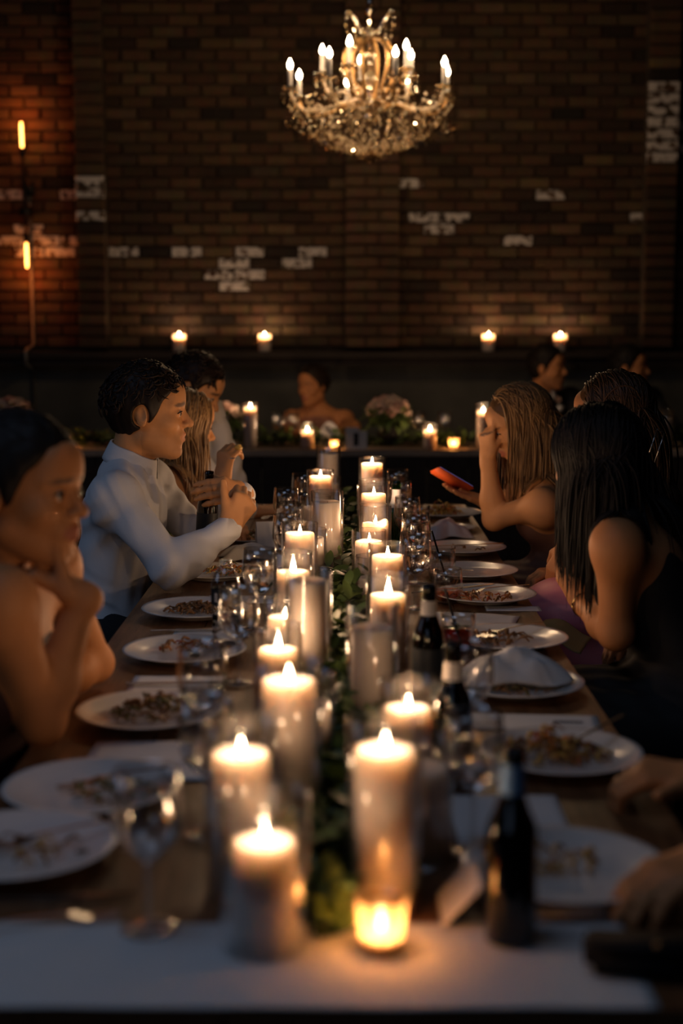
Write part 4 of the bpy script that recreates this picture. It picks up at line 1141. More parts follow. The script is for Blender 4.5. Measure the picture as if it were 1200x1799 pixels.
def hand_field(F, w_, d, n, right, curl=(.5, .7, .5), thumb=None, s=1.0, spread=1.0, tcurl=.5, curls=None):
    w_ = vec(w_); d = nv(d); n = vec(n); n = nv(n - d * (n @ d)); t = np.cross(d, n) * (1 if right else -1)
    F.cap(w_ - d * .012, w_ + d * .02, .0245 * s, .022 * s, .02)
    offs = [(.0285, .088, .93), (.0095, .093, 1.0), (-.0095, .088, .95), (-.0275, .079, .78)]
    tips = []
    for i, (o, L, fl) in enumerate(offs):
        mcp = w_ + (d * L + t * o * spread) * s
        F.cap(w_ + (d * .02 + t * o * .55) * s, mcp, .0150 * s, .0118 * s, .014)
        c3 = curls[i] if curls else curl
        p = mcp; ang = 0; fan = (o * 1.2) * (1 - min(1, sum(c3) / 3))
        for j, (sl, r0, r1) in enumerate(((.046, .0102, .0090), (.028, .0090, .0080), (.022, .0080, .0066))):
            ang += c3[j]
            q = p + nv(d * math.cos(ang) + n * math.sin(ang) + t * fan) * sl * fl * s
            F.cap(p, q, r0 * s, r1 * s, .0045); p = q
        tips.append(p)
    b = w_ + (d * .022 + t * .020) * s
    td = nv(t * .75 + d * .62 + n * .35) if thumb is None else nv(thumb)
    m = b + td * .042 * s
    F.cap(b, m, .0165 * s, .0120 * s, .014)
    ax = nv(d * .8 - t * .45 + n * .35) if thumb is None else td
    td2 = nv(td * (1 - tcurl) + ax * tcurl)
    q = m + td2 * .033 * s; F.cap(m, q, .0118 * s, .0105 * s, .005)
    td3 = nv(td2 * .8 + ax * .35); e = q + td3 * .025 * s; F.cap(q, e, .0105 * s, .0085 * s, .005)
    return tips
class Body:
    pass
def limb_pts(J): return J
def torso_field(F, J, infl=0.0, fem=False, sho=True):
    pel, nb = vec(J['pelvis']), vec(J['neck']); u = nv(nb - pel); f = vec(J['face']); f = nv(f - u * (f @ u)); l = np.cross(u, f)
    R = np.stack([f, l, u], 1); L = np.linalg.norm(nb - pel); g = J.get('build', 1.0)
    F.ell(pel + u * .02, vec((.118, .165, .12)) * g + infl, R, .06)
    F.ell(pel + u * L * .34, vec((.092, .132, .15)) * g + infl, R, .07)
    F.ell(pel + u * L * .66 + f * .008, vec((.102, .150, .165)) * g + infl, R, .07)
    if fem:
        for y in (-1, 1): F.ell(pel + u * L * .66 + f * .078 * g + l * y * .068, vec((.056, .058, .062)) * g + infl, R, .035)
    for k in (('shR', 'shL') if sho else ()):
        sh = vec(J[k]); F.cap(nb - u * .035 - f * .01, sh - u * .012, .048 * g + infl, .046 * g + infl, .045)
        F.cap(pel + u * L * .72, sh - u * .04, .085 * g + infl, .045 * g + infl, .05)
    return R, u, f, l
def arm_field(F, J, side, infl=0.0, end=1.0, wr=None):
    g = J.get('arm', 1.0); sh, el, wr_ = vec(J['sh' + side]), vec(J['el' + side]), vec(J['wr' + side])
    F.ell(sh, vec((.052, .052, .052)) * g + infl, None, .04)
    F.cap(sh, el, .047 * g + infl, .0385 * g + infl, .03)
    mid = el + (wr_ - el) * .32
    F.cap(el, mid, .0385 * g + infl, .0400 * g + infl, .025)
    F.cap(mid, el + (wr_ - el) * end, .0400 * g + infl, (.0255 * g + infl), .025)
def legs_field(F, J, infl=0.0, feet=True, calves=True):
    pel = vec(J['pelvis']); f = vec((J['face'][0], J['face'][1], 0)); f = nv(f); l = np.cross((0, 0, 1), f)
    for y in (-1, 1):
        hip = pel + l * y * .085 + vec((0, 0, -.015)); kn = pel + f * .40 + l * y * .10 + vec((0, 0, -.02)); an = vec((kn[0], kn[1], .095)) - f * .04
        F.cap(hip, kn, .083 + infl, .058 + infl, .05)
        if calves:
            F.cap(kn, kn * .6 + an * .4 - f * .012, .055 + infl, .053 + infl, .03); F.cap(kn * .6 + an * .4 - f * .012, an, .053 + infl, .036 + infl, .03)
            if feet: F.cap(an - vec((0, 0, .035)), an + f * .15 - vec((0, 0, .062)), .042 + infl, .030 + infl, .03)
M['skin'] = None
def skin_mat(name, base, lip):
    m = mat(name, base, .56, spec=.3)
    nt = m.node_tree; N = nt.nodes; L = nt.links
    at_ = N.new('ShaderNodeAttribute'); at_.attribute_name = 'tone'
    mx = N.new('ShaderNodeMix'); mx.data_type = 'RGBA'; mx.inputs['A'].default_value = (*base, 1); mx.inputs['B'].default_value = (*lip, 1)
    L.new(at_.outputs['Fac'], mx.inputs['Factor'])
    a2 = N.new('ShaderNodeAttribute'); a2.attribute_name = 'shade'
    m2 = N.new('ShaderNodeMix'); m2.data_type = 'RGBA'; m2.inputs['B'].default_value = (.10, .06, .045, 1)
    L.new(a2.outputs['Fac'], m2.inputs['Factor']); L.new(mx.outputs['Result'], m2.inputs['A']); L.new(m2.outputs['Result'], N['Principled BSDF'].inputs['Base Color'])
    return m
M['skin'] = skin_mat('skin_light', (.64, .31, .13), (.45, .13, .10))
M['skin_tan'] = skin_mat('skin_tanned', (.50, .215, .085), (.38, .11, .08))
M['eye_white'] = mat('eye_white', (.65, .6, .55), .15)
M['iris'] = mat('eye_iris', (.05, .028, .015), .1)
def hair_mat(name, a, b, rough=.42):
    m = mat(name, a, rough, col2=b, rnd='island', spec=.3); return m
M['hair_black'] = hair_mat('black_hair', (.004, .003, .0025), (.010, .006, .004), .6)
M['hair_brown'] = hair_mat('dark_brown_hair', (.010, .006, .004), (.030, .016, .009), .5)
M['hair_highlight'] = hair_mat('dark_hair_with_lights', (.016, .009, .005), (.10, .048, .020), .36)
M['hair_blonde'] = hair_mat('blonde_hair', (.16, .085, .034), (.46, .28, .12), .40)
M['hair_gold'] = hair_mat('dark_blonde_hair', (.085, .045, .018), (.34, .19, .075), .40)
M['shirt'] = mat('white_shirt_cotton', (.72, .73, .76), .85, bump=.15, bscale=400)
M['shirt2'] = mat('white_shirt_plain', (.72, .70, .68), .85)
M['suit'] = mat('black_suit_wool', (.010, .010, .012), .8)
M['trouser'] = mat('dark_trousers', (.02, .02, .024), .85)
M['black_dress'] = mat('black_dress_fabric', (.010, .009, .009), .75)
M['wine_dress'] = mat('dark_wine_dress', (.035, .012, .012), .7)
M['dusky_dress'] = mat('dusky_brown_dress', (.16, .075, .05), .6)
M['pink_dress'] = mat('pink_satin_dress', (.78, .27, .30), .45, col2=(.66, .20, .28), nscale=9)
M['ivory_dress'] = mat('ivory_dress', (.30, .13, .08), .7)
M['floral'] = mat('green_floral_dress', (.62, .60, .40), .7, col2=(.12, .24, .06), nscale=26)
M['shoe'] = mat('dark_shoe', (.012, .010, .009), .4)
def smax(a, b, k): h = np.maximum(k - np.abs(a - b), 0) / k; return np.maximum(a, b) + h * h * k * .25

def person(label, J, H, fem, hands, skin, vox=.005, shirt=None, dress=None, hair=None, group=None, stubble=0, tools=()):
    for k in list(J):
        if isinstance(J[k], tuple) and k != 'face': J[k] = (J[k][0], yd(J[k][1], J[k][2]), J[k][2])
    pel = vec(J['pelvis'])
    t = thing('person', label, 'person', (pel[0], pel[1], 0), 0, group)
    F = Field()
    R, u, f, l = torso_field(F, J, 0, fem)
    F.cap(vec(J['neck']) - u * .02, H(-.030, 0, -.045), (.050 if fem else .059), (.049 if fem else .058), .035)
    head_field(F, H, fem)
    for sd in 'RL':
        arm_field(F, J, sd)
        if sd in hands:
            hand_field(F, J['wr' + sd], hands[sd]['d'], hands[sd]['n'], sd == 'R', s=J.get('hand', 1.0), **{k: v for k, v in hands[sd].items() if k not in 'dn'})
    legs_field(F, J, 0, True, dress is not None)
    P, Q = F.mesh(vox)
    me = np_mesh('body', P, Q)
    q = H.local(P); x, y, z = q[:, 0], np.abs(q[:, 1]), q[:, 2]
    inh = (np.linalg.norm(q, axis=1) < .2)
    lips = np.clip(1.25 - np.sqrt((y / .024) ** 2 + ((z + .0590) / .0125) ** 2), 0, .28) / .28 * (x > .085) * inh
    brow = np.clip(1.3 - np.sqrt(((y - .031) / .021) ** 2 + ((z - .0315 + .12 * (y - .03)) / (.0042 if fem else .0058)) ** 2), 0, .4) / .4 * (x > .05) * inh
    if stubble: brow = np.maximum(brow, stubble * inh * (z < -.036) * (x > -.01) * np.clip((-.036 - z) / .02, 0, 1) * (lips < .2))
    a = me.attributes.new('tone', 'FLOAT', 'POINT'); a.data.foreach_set('value', (lips * (.75 if fem else .4)).astype(np.float32))
    a = me.attributes.new('shade', 'FLOAT', 'POINT'); a.data.foreach_set('value', np.clip(brow, 0, .88).astype(np.float32))
    obj('body', me, M[skin], t, True)
    if vox < .007:
        for yy in (-1, 1):   # eyes: white, iris, upper lash line
            e = H(.0795, yy * .031, .0065); rr = .0128 * H.s
            g = nv(H.R @ vec((1, yy * .12, -.10)))
            eb = obj('eye', MB().lathe([(rr * math.sin(a_), -rr * math.cos(a_)) for a_ in np.linspace(.001, PI - .001, 12)], 16).me('eye'), M['eye_white'], t)
            eb.location = Vector(e) - t.location; eb.rotation_euler = Vector(g).to_track_quat('Z', 'Y').to_euler()
            obj('iris', MB().lathe([((rr + .0004) * math.sin(a_), (rr + .0004) * math.cos(a_)) for a_ in np.linspace(.5, .001, 5)], 14).me('iris'), M['iris'], eb)
            ls = [H(.0935 - .0045 * abs(v) - .006 * v * v, yy * (.031 + .0150 * v), .0125 - .006 * v * v) for v in np.linspace(-1, 1, 9)]
            obj('eyelash', MB().tube(ls, .0016 * H.s, 5).me('eyelash'), M['hair_black'], t, True)
    # ---- clothes
    def wrinkle(D, X, Y, Z):
        g = .5 + .5 * np.sin(X * 13 + Z * 17 + Y * 9 + 1.3)
        w1 = np.sin(X * 55 + Z * 78 - Y * 30 + 2.2 * np.sin(X * 17 - Z * 12 + Y * 14)); w2 = np.sin(X * 90 - Z * 46 + Y * 52 + 1.8 * np.sin(Z * 21 + Y * 15))
        return D + g * g * .0058 * np.maximum(w1, -.3) + (1 - g) * .0030 * w2
    if shirt:
        G = Field(); torso_field(G, J, .011, fem)
        for sd in 'RL': arm_field(G, J, sd, .0105, .985)
        nbv = vec(J['neck'])
        G.ell(nbv + u * .062 + f * .03, (.075, .075, .06), R, .012, True)
        G.cap(nbv, H(-.03, 0, -.045), .058, .056, .006, True)
        P2, Q2 = G.mesh(max(vox, .005), wrinkle if vox < .007 else None)
        nm = 'jacket' if shirt == 'suit' else 'shirt'
        so = obj(nm, np_mesh(nm, P2, Q2), M[shirt], t, True)
        # collar: a standing band with a turned-down leaf
        V = []; Fq = []; n = 40
        ax0 = nbv - u * .004 + f * .006; up_ = nv(vec(H(-.03, 0, -.045)) - nbv); fl = nv(f - up_ * (f @ up_)); ll = np.cross(up_, fl)
        rows = [(.066, .004), (.0645, .046), (.0660, .051), (.070, .048), (.080, .008), (.083, -.004)]
        for i in range(n + 1):
            a_ = .22 + (2 * PI - .44) * i / n
            pt = max(0, math.cos(a_)) ** 6
            for k, (r, h) in enumerate(rows):
                hh = h - (.032 * pt if k >= 4 else 0) + .006 * (1 - math.cos(a_)) * .5 + (-.018 * max(0, math.cos(a_)) if k < 4 else -.012 * max(0, math.cos(a_)))
                V.append(ax0 + fl * (r * math.cos(a_) * 1.06) + ll * (r * math.sin(a_)) + up_ * hh)
        m_ = len(rows)
        for i in range(n):
            for k in range(m_ - 1): Fq.append((i * m_ + k, i * m_ + k + 1, (i + 1) * m_ + k + 1, (i + 1) * m_ + k))
        co = obj('collar', mesh('collar', V, Fq), M['shirt2' if shirt == 'suit' else shirt], t, True)
        sm = co.modifiers.new('thickness', 'SOLIDIFY'); sm.thickness = .0016
        if shirt != 'suit':
            for sd in 'RL':   # cuffs
                el, wr = vec(J['el' + sd]), vec(J['wr' + sd]); d = nv(wr - el); L_ = np.linalg.norm(wr - el)
                b = wr - d * .052; e = wr + d * .010
                mb = MB().tube([b - d * .004, b, b + d * .004, e - d * .003, e, e - d * .006], [.0385, .0405, .0405, .0385, .0375, .0345], 24, cap=False)
                obj('cuff', mb.me('cuff'), M[shirt], t, True)
            G = Field(); legs_field(G, J, .012, False, True); G.ell(pel + u * .02, vec((.118, .165, .12)) * J.get('build', 1) + .016, R, .06)
            P2, Q2 = G.mesh(.011); obj('trousers', np_mesh('trousers', P2, Q2), M['trouser'], t, True)
        else:
            G = Field(); legs_field(G, J, .012, False, True); G.ell(pel + u * .02, vec((.118, .165, .12)) + .008, R, .06)
            P2, Q2 = G.mesh(.012); obj('trousers', np_mesh('trousers', P2, Q2), M['trouser'], t, True)
    if dress:
        G = Field(); torso_field(G, J, .008, fem, False)
        fh = nv(vec((J['face'][0], J['face'][1], 0))); lh = np.cross((0, 0, 1), fh)
        G.cap(pel, pel + fh * .38, .155, .12, .06); G.cap(pel + lh * .08, pel + fh * .40 + lh * .10, .098, .085, .05); G.cap(pel - lh * .08, pel + fh * .40 - lh * .10, .098, .085, .05)
        G.cap(pel + fh * .42 + vec((0, 0, -.02)), pel + fh * .42 + vec((0, 0, -.30)), .13, .16, .06)
        if 'lap' in J: G.ell(J['lap'], (.15, .17, .10), None, .06)
        L0 = np.linalg.norm(vec(J['neck']) - pel) * J.get('neckline', .80)
        p0 = pel + u * L0
        def cut(D, X, Y, Z):
            h = (X - p0[0]) * u[0] + (Y - p0[1]) * u[1] + (Z - p0[2]) * u[2]
            bp = (X - pel[0]) * f[0] + (Y - pel[1]) * f[1] + (Z - pel[2]) * f[2]
            h = h - np.clip(bp, -.1, .1) * .35
            D = smax(D, h, .008)
            return D + .003 * np.sin(X * 60 + Y * 80 + Z * 30) * np.sin(Y * 45 - X * 20) * (Z < .72)
        P2, Q2 = G.mesh(max(vox * 1.2, .006), cut)
        obj('dress', np_mesh('dress', P2, Q2), M[dress], t, True)
        if J.get('straps'):
            for sd in 'RL':
                a_ = vec(J['sh' + sd]); c_ = vec(J['neck']) * .45 + a_ * .55
                obj('strap', MB().tube([p0 + f * .10 + (c_ - p0) @ l * l * .8, c_ + u * .052 + f * .03, c_ + u * .050, p0 - f * .10 + (c_ - p0) @ l * l * .8], .009, 8, flat=.4).me('strap'), M[dress], t, True)
    if not shirt: pass
    # shoes
    fh = nv(vec((J['face'][0], J['face'][1], 0))); lh = np.cross((0, 0, 1), fh)
    for yy in (-1, 1):
        kn = pel + fh * .40 + lh * yy * .10; an = vec((kn[0], kn[1], .095)) - fh * .04
        G = Field(); G.cap(an - vec((0, 0, .045)), an + fh * .155 - vec((0, 0, .058)), .047, .035, .02)
        P2, Q2 = G.mesh(.012, lambda D, X, Y, Z: np.maximum(D, .004 - Z)); obj('shoe', np_mesh('shoe', P2, Q2), M['shoe'], t, True)
    if hair: hair(t, H, J, u, f)
    t['head'] = 1; del t['head']
    return t
# ------------------------------------------------------------------ hair
def hair_cap(H, infl=.012, top=0.0, low=-.075, front=0.0, back=.0, earr=.026):
    G = Field(); s = H.s
    G.ell(H(-.014, 0, .030), vec((.100 + infl, .077 + infl, .093 + infl + top)) * s, H.R, .02)
    if back: G.ell(H(-.055, 0, .0), vec((.065 + back, .070, .09)) * s, H.R, .03)
    def cut(D, X, Y, Z):
        x = ((X - H.c[0]) * H.f[0] + (Y - H.c[1]) * H.f[1] + (Z - H.c[2]) * H.f[2]) / s
        y = ((X - H.c[0]) * H.l[0] + (Y - H.c[1]) * H.l[1] + (Z - H.c[2]) * H.l[2]) / s
        z = ((X - H.c[0]) * H.u[0] + (Y - H.c[1]) * H.u[1] + (Z - H.c[2]) * H.u[2]) / s
        ear = np.maximum(earr - np.sqrt(((x + .012) * 1.35) ** 2 + (z + .004) ** 2), -.5)
        D = smax(D, ((x - .004 - front - .86 * z - .022 * np.exp(-((z + .01) / .035) ** 2)) * .76) * s, .008)
        D = smax(D, (low - z + np.maximum(0, x + .03) * .9) * s, .006)
        D = np.maximum(D, ear * s)
        return D + .0016 * np.sin(x * 190 + 3 * np.sin(y * 60)) * np.sin(y * 150 + z * 60)
    return G, cut
def tubes_np(PTS, RAD, seg=5):
    N, S_, _ = PTS.shape
    T = np.gradient(PTS, axis=1); T /= np.linalg.norm(T, axis=2, keepdims=True) + 1e-9
    ref = np.array([.31, .83, .46]); A = np.cross(T, ref); A /= np.linalg.norm(A, axis=2, keepdims=True) + 1e-9; B = np.cross(A, T)
    q = np.arange(seg) * 2 * PI / seg
    V = PTS[:, :, None, :] + RAD[:, :, None, None] * (A[:, :, None, :] * np.cos(q)[None, None, :, None] + B[:, :, None, :] * np.sin(q)[None, None, :, None])
    i = np.arange(N)[:, None, None]; j = np.arange(S_ - 1)[None, :, None]; k = np.arange(seg)[None, None, :]
    b = (i * S_ + j) * seg; k2 = (k + 1) % seg
    Fq = np.stack([b + k, b + k2, b + seg + k2, b + seg + k], -1).reshape(-1, 4)
    return V.reshape(-1, 3), Fq
def push_out(P, coll):
    for c in coll:
        if c[0] == 'e':
            q = ((P - c[1]) @ c[2]) / c[3]; n = np.linalg.norm(q, axis=1, keepdims=True)
            q = np.where(n < 1, q / (n + 1e-9), q); P = c[1] + (q * c[3]) @ c[2].T
        else:
            a, b, r = c[1], c[2], c[3]; d = b - a; t_ = np.clip((P - a) @ d / (d @ d), 0, 1)[:, None]; C_ = a + t_ * d
            v = P - C_; n = np.linalg.norm(v, axis=1, keepdims=True); P = np.where(n < r, C_ + v / (n + 1e-9) * r, P)
    return P
def locks(H, N, L, steps, rng, coll=(), r0=.005, grav=.35, wave=.0, wf=28, back=.5, side=1.0, frontmin=-.6, part_y=0.0, inertia=.75, curl=0., zmin=-.03, hug=None, xmax=1., ears=False):
    s = H.s
    c0 = vec((-.014, 0, .030)); rr = vec((.100, .077, .093)) * 1.07
    P = []
    while len(P) < N:
        d = nv(rng.normal(size=3))
        p = c0 + rr * d
        if p[2] < zmin or (p[0] - .002 - .86 * p[2]) > -.004: continue
        if p[0] > xmax: continue
        if ears and p[2] < .05 and p[0] > -.06: continue
        P.append(p)
    P = np.array(P)
    n = (P - c0) / rr ** 2; n /= np.linalg.norm(n, axis=1, keepdims=True)
    dr = np.stack([np.full(N, -back), np.sign(P[:, 1] - part_y + 1e-6) * side, np.full(N, -.25)], 1) + rng.normal(size=(N, 3)) * .22
    dr -= n * np.sum(dr * n, axis=1, keepdims=True); dr /= np.linalg.norm(dr, axis=1, keepdims=True) + 1e-9
    W = H.c + (P * s) @ H.R.T; V = dr @ H.R.T
    headc = ('e', H(*c0), H.R, rr * s * 1.03)
    Ls = L * rng.uniform(.82, 1.08, size=(N, 1)); ds = Ls / steps
    out = [W.copy()]; shell = rng.uniform(0, .10, size=(N, 1))
    ph = rng.uniform(0, 6, size=(N, 1)); pert = rng.normal(size=(N, 3)); pert /= np.linalg.norm(pert, axis=1, keepdims=True)
    hc2 = ('e', headc[1], headc[2], headc[3] + rng.uniform(0, .012))
    for k in range(steps):
        g = np.array([0, 0, -1.0])
        V = V * inertia + g * grav * (1 if k > 1 else .5) + rng.normal(size=(N, 3)) * .03
        if curl: V = V + np.cross(V, pert) * curl
        V /= np.linalg.norm(V, axis=1, keepdims=True) + 1e-9
        W = W + V * ds
        if hug is not None:
            q = (W - H.c) @ H.R / s; zz = q[:, 2:3]
            qq = (q - c0) / vec((.100, .077, .093)); nn = np.linalg.norm(qq, axis=1, keepdims=True)
            tgt = c0 + qq / nn * (1 + hug[0] + shell) * vec((.100, .077, .093))
            wt = np.clip((zz - hug[1]) / .04, 0, 1) if k < steps * hug[2] else np.zeros_like(zz)
            W = H.c + ((q * (1 - wt) + tgt * wt) * s) @ H.R.T
        W2 = push_out(W, [headc] + list(coll))
        out.append(W2.copy()); W = W2
    PTS = np.stack(out, 1)
    if wave:
        arc = np.linspace(0, 1, steps + 1)[None, :, None] * Ls[:, None, :]
        env = np.clip(np.linspace(-.2, 1.0, steps + 1), 0, 1)[None, :, None]
        side_ = np.cross(V, np.array([0, 0, 1.0]))[:, None, :]; side_ /= np.linalg.norm(side_, axis=2, keepdims=True) + 1e-6
        PTS = PTS + env * wave * (side_ * np.sin(arc * wf + ph[:, None, :]) + np.cross(side_, V[:, None, :]) * np.cos(arc * wf + ph[:, None, :]) * .7)
    rad = r0 * s * rng.uniform(.7, 1.25, size=(N, 1)) * np.interp(np.linspace(0, 1, steps + 1), [0, .1, .7, 1], [.55, 1, .8, .12])[None, :]
    return PTS, rad
def long_hair(m, N=330, L=.42, r0=.0052, wave=.006, seed=1, grav=.35, vox=.006, back=.6, side=1., extra=(), zfac=1.0, wf=26, low=-.085, part_y=0., steps=24, face=(.066, .062, .09), xmax=1., vol=.10):
    def make(t, H, J, u, f):
        rng = np.random.default_rng(seed)
        G, cut = hair_cap(H, .010, low=low); P, Q = G.mesh(vox, cut)
        nb = vec(J['neck'])
        coll = [('c', nb, H(-.03, 0, -.06), .062)] + [('c', nb - u * .03, vec(J['sh' + k]) - u * .012, .064) for k in 'RL'] + [('c', vec(J['pelvis']) + u * .2, nb - u * .10, .135)] + [('c', vec(J['sh' + k]), vec(J['el' + k]), .056) for k in 'RL'] + list(extra)
        coll.append(('e', H(.036, 0, -.03), H.R, vec(face) * H.s))
        PT, RD = locks(H, N, L, steps, rng, coll, r0, grav, wave, wf, back, side, part_y=part_y, hug=(vol, -.03, .6), xmax=xmax)
        V2, F2 = tubes_np(PT, RD)
        me = np_mesh('hair', np.concatenate([P, V2]), np.concatenate([Q, F2 + len(P)]))
        o = obj('hair', me, M[m], t, True); return o
    return make
def short_hair(m, N=260, L=.06, seed=2, infl=.014, top=.012, curl=.5, r0=.0042, front=.0, low=-.06, vox=.005, grav=.12):
    def make(t, H, J, u, f):
        rng = np.random.default_rng(seed)
        G, cut = hair_cap(H, infl, top, low=low, front=front, earr=.031); P, Q = G.mesh(vox, cut)
        PT, RD = locks(H, N, L, 9, rng, [('e', H(-.014, 0, .030), H.R, vec((.100 + infl, .077 + infl, .093 + infl + top)) * H.s)], r0, grav, .0025, 90, back=-.35, side=.5, curl=curl, zmin=.01, hug=(infl * 10 + .02, -.2, 1.), ears=True)
        V2, F2 = tubes_np(PT, RD)
        me = np_mesh('hair', np.concatenate([P, V2]), np.concatenate([Q, F2 + len(P)]))
        return obj('hair', me, M[m], t, True)
    return make
def up_hair(m, seed=3, bun=(-.115, 0, .03), br=.05, low=-.07, N=150, vox=.0055):
    def make(t, H, J, u, f):
        rng = np.random.default_rng(seed)
        G, cut = hair_cap(H, .014, .004, low=low); P, Q = G.mesh(vox, cut)
        B = Field(); B.ell(H(*bun), vec((br, br * 1.05, br * .95)) * H.s, H.R, .02); B.cap(H(-.07, 0, .035), H(*bun), .05 * H.s, .04 * H.s, .02)
        P3, Q3 = B.mesh(vox, lambda D, X, Y, Z: D + .002 * np.sin(X * 130 + Y * 90) * np.sin(Z * 150 + X * 40))
        # swept locks from the hairline back to the knot
        c0 = vec((-.014, 0, .030)); rr = vec((.100, .077, .093)) * 1.14
        A = []
        while len(A) < N:
            d = nv(rng.normal(size=3)); p = c0 + rr * d
            if p[2] < -.05 or (p[0] - .002 - .86 * p[2]) > -.004: continue
            A.append(p)
        A = np.array(A); E = vec(bun) + rng.normal(size=(N, 3)) * br * .35
        tt = np.linspace(0, 1, 14)[None, :, None]; PT = A[:, None, :] * (1 - tt) + E[:, None, :] * tt
        q = (PT - c0) / rr; n = np.linalg.norm(q, axis=2, keepdims=True); PT = np.where(n < 1, c0 + q / n * rr, PT) + rng.normal(size=(N, 1, 3)) * .002
        PT = H.c + (PT * H.s) @ H.R.T
        RD = .0045 * np.interp(np.linspace(0, 1, 14), [0, .15, .8, 1], [.4, 1, 1, .5])[None, :] * rng.uniform(.7, 1.2, size=(N, 1))
        V2, F2 = tubes_np(PT, RD)
        me = np_mesh('hair', np.concatenate([P, P3, V2]), np.concatenate([Q, Q3 + len(P), F2 + len(P) + len(P3)]))
        return obj('hair', me, M[m], t, True)
    return make
# ================================================================== THE GUESTS
def A(px, py, Y): return vec(at(px, py, Y))
# 1 -- woman resting her chin on her hand, nearest on the left
J = dict(pelvis=(-.70, 2.52, .55), neck=A(-5, 1005, 2.45), face=(.97, -.22, 0), shR=A(4, 1052, 2.27), shL=(-.545, 2.63, 1.035), elR=A(74, 1268, 2.40), wrR=A(146, 1048, 2.39), elL=(-.50, 2.84, .80), wrL=(-.58, 2.62, .80), build=.92, arm=.93, hand=.92, neckline=.76)
H = Head(A(44, 862, 2.40), (.93, -.33, -.09), sc=.98)
p1 = person('woman with dark pinned-up hair resting her chin on her hand, nearest on the left', J, H, True,
    {'R': dict(d=(-.80, .10, .42), n=(-.35, .1, -.9), curl=(.55, .8, .5), thumb=(-.25, .05, .95), tcurl=.1), 'L': dict(d=(.25, -.9, 0), n=(0, 0, -1), curl=(.35, .5, .3))},
    'skin_tan', .0048, dress='wine_dress', hair=up_hair('hair_black', bun=(-.105, 0, .055), br=.055))
e = H(-.006, -.086, -.036)
er = obj('drop_earring', MB().lathe([(0, 0), (.003, -.002), (.003, -.012), (.0015, -.016), (.0045, -.022), (.0062, -.032), (.004, -.040), (0, -.042)], 12).me('drop_earring'), M['pearl'], p1, loc=Vector(e) - p1.location)
# 2 -- man in the white shirt
J = dict(pelvis=(-.70, 4.18, .55), neck=A(228, 812, 4.15), face=(1, .02, 0), shR=A(203, 872, 3.96), shL=(-.60, 4.36, .995), elR=A(300, 1000, 3.84), wrR=A(402, 928, 3.95), elL=(-.44, 4.36, .81), wrL=A(426, 868, 4.13), build=1.04, arm=1.04, hand=1.02)
H = Head(A(261, 726, 4.12), (.995, .03, -.06), sc=1.06)
p2 = person('man in a white dress shirt seen in profile, hand round a bottle neck', J, H, False,
    {'R': dict(d=(.42, .10, .68), n=(-.25, .95, .1), curl=(1.15, 1.3, .8), thumb=(-.10, .05, 1), tcurl=.0), 'L': dict(d=(-.45, -.75, .2), n=(-.85, .35, -.25), curl=(1.0, .40, .35), thumb=(-.9, .35, .25))},
    'skin', .0042, shirt='shirt', hair=short_hair('hair_brown', N=420, L=.045, curl=.45, r0=.0030, front=.004, vox=.0045, infl=.013, top=.010), stubble=.30)
b = A(361, 945, 4.115); bottle(b + vec((0, 0, -.035)), 'brown beer bottle held by the man in the white shirt', 'brown_glass', body='label_dark', rotm=(0, .06, 0))
# 3 -- blonde woman beside him
J = dict(pelvis=(-.72, 4.80, .55), neck=A(300, 812, 4.82), face=(.95, .25, 0), shR=A(292, 862, 4.62), shL=(-.54, 5.0, .96), elR=A(330, 935, 4.58), wrR=A(392, 842, 4.66), elL=(-.45, 5.02, .80), wrL=(-.38, 4.82, .795), build=.90, arm=.90, hand=.92, neckline=.80)
H = Head(A(322, 748, 4.82), (.86, .42, -.22), sc=.98)
p3 = person('woman with long wavy blonde hair lifting a bite, beyond the man in the white shirt', J, H, True,
    {'R': dict(d=(.12, .02, 1), n=(.55, .7, 0), curl=(.9, 1.0, .6), thumb=(.35, .2, .8)), 'L': dict(d=(.3, -.9, 0), n=(0, 0, -1), curl=(.4, .5, .3))},
    'skin', .0052, dress='floral', hair=long_hair('hair_blonde', N=800, L=.40, wave=.008, seed=4, back=.5, side=1.0, r0=.0034))
c_ = Vector(A(417, 792, 4.665)); t = thing('pastry_bite', 'golden pastry bite held in the blonde woman\'s fingers', 'food', c_)
obj('pastry', soft_box('pastry', .026, .020, .022, .006), M['food_yellow'], t, rot=(.3, .2, .5))
rg2 = Vector(A(408, 805, 4.635)); obj('ring', MB().tube([(.010 * math.cos(a), .010 * math.sin(a), 0) for a in np.linspace(0, 2 * PI, 20)], .0018, 6).me('ring'), M['silver'], p3, loc=rg2 - p3.location)
# 4 -- man beyond her, head bent
J = dict(pelvis=(-.74, 5.50, .55), neck=A(322, 735, 5.52), face=(1, -.05, 0), shR=A(318, 780, 5.34), shL=(-.58, 5.70, 1.03), elR=(-.45, 5.35, .82), wrR=A(442, 900, 5.36), elL=(-.44, 5.66, .84), wrL=A(374, 712, 5.60), build=1.0, arm=1.0)
H = Head(A(340, 684, 5.52), (.84, -.12, -.50), (.3, 0, 1), sc=1.02)
p4 = person('man with dark hair and white sleeves, brow on hand, beyond the blonde woman', J, H, False,
    {'R': dict(d=(.95, .05, .12), n=(.1, .2, -.95), curl=(.4, .5, .3)), 'L': dict(d=(-.1, -.1, 1), n=(-1, -.2, 0), curl=(.2, .4, .3))},
    'skin', .0062, shirt='shirt2', hair=short_hair('hair_brown', N=160, seed=6, vox=.006))
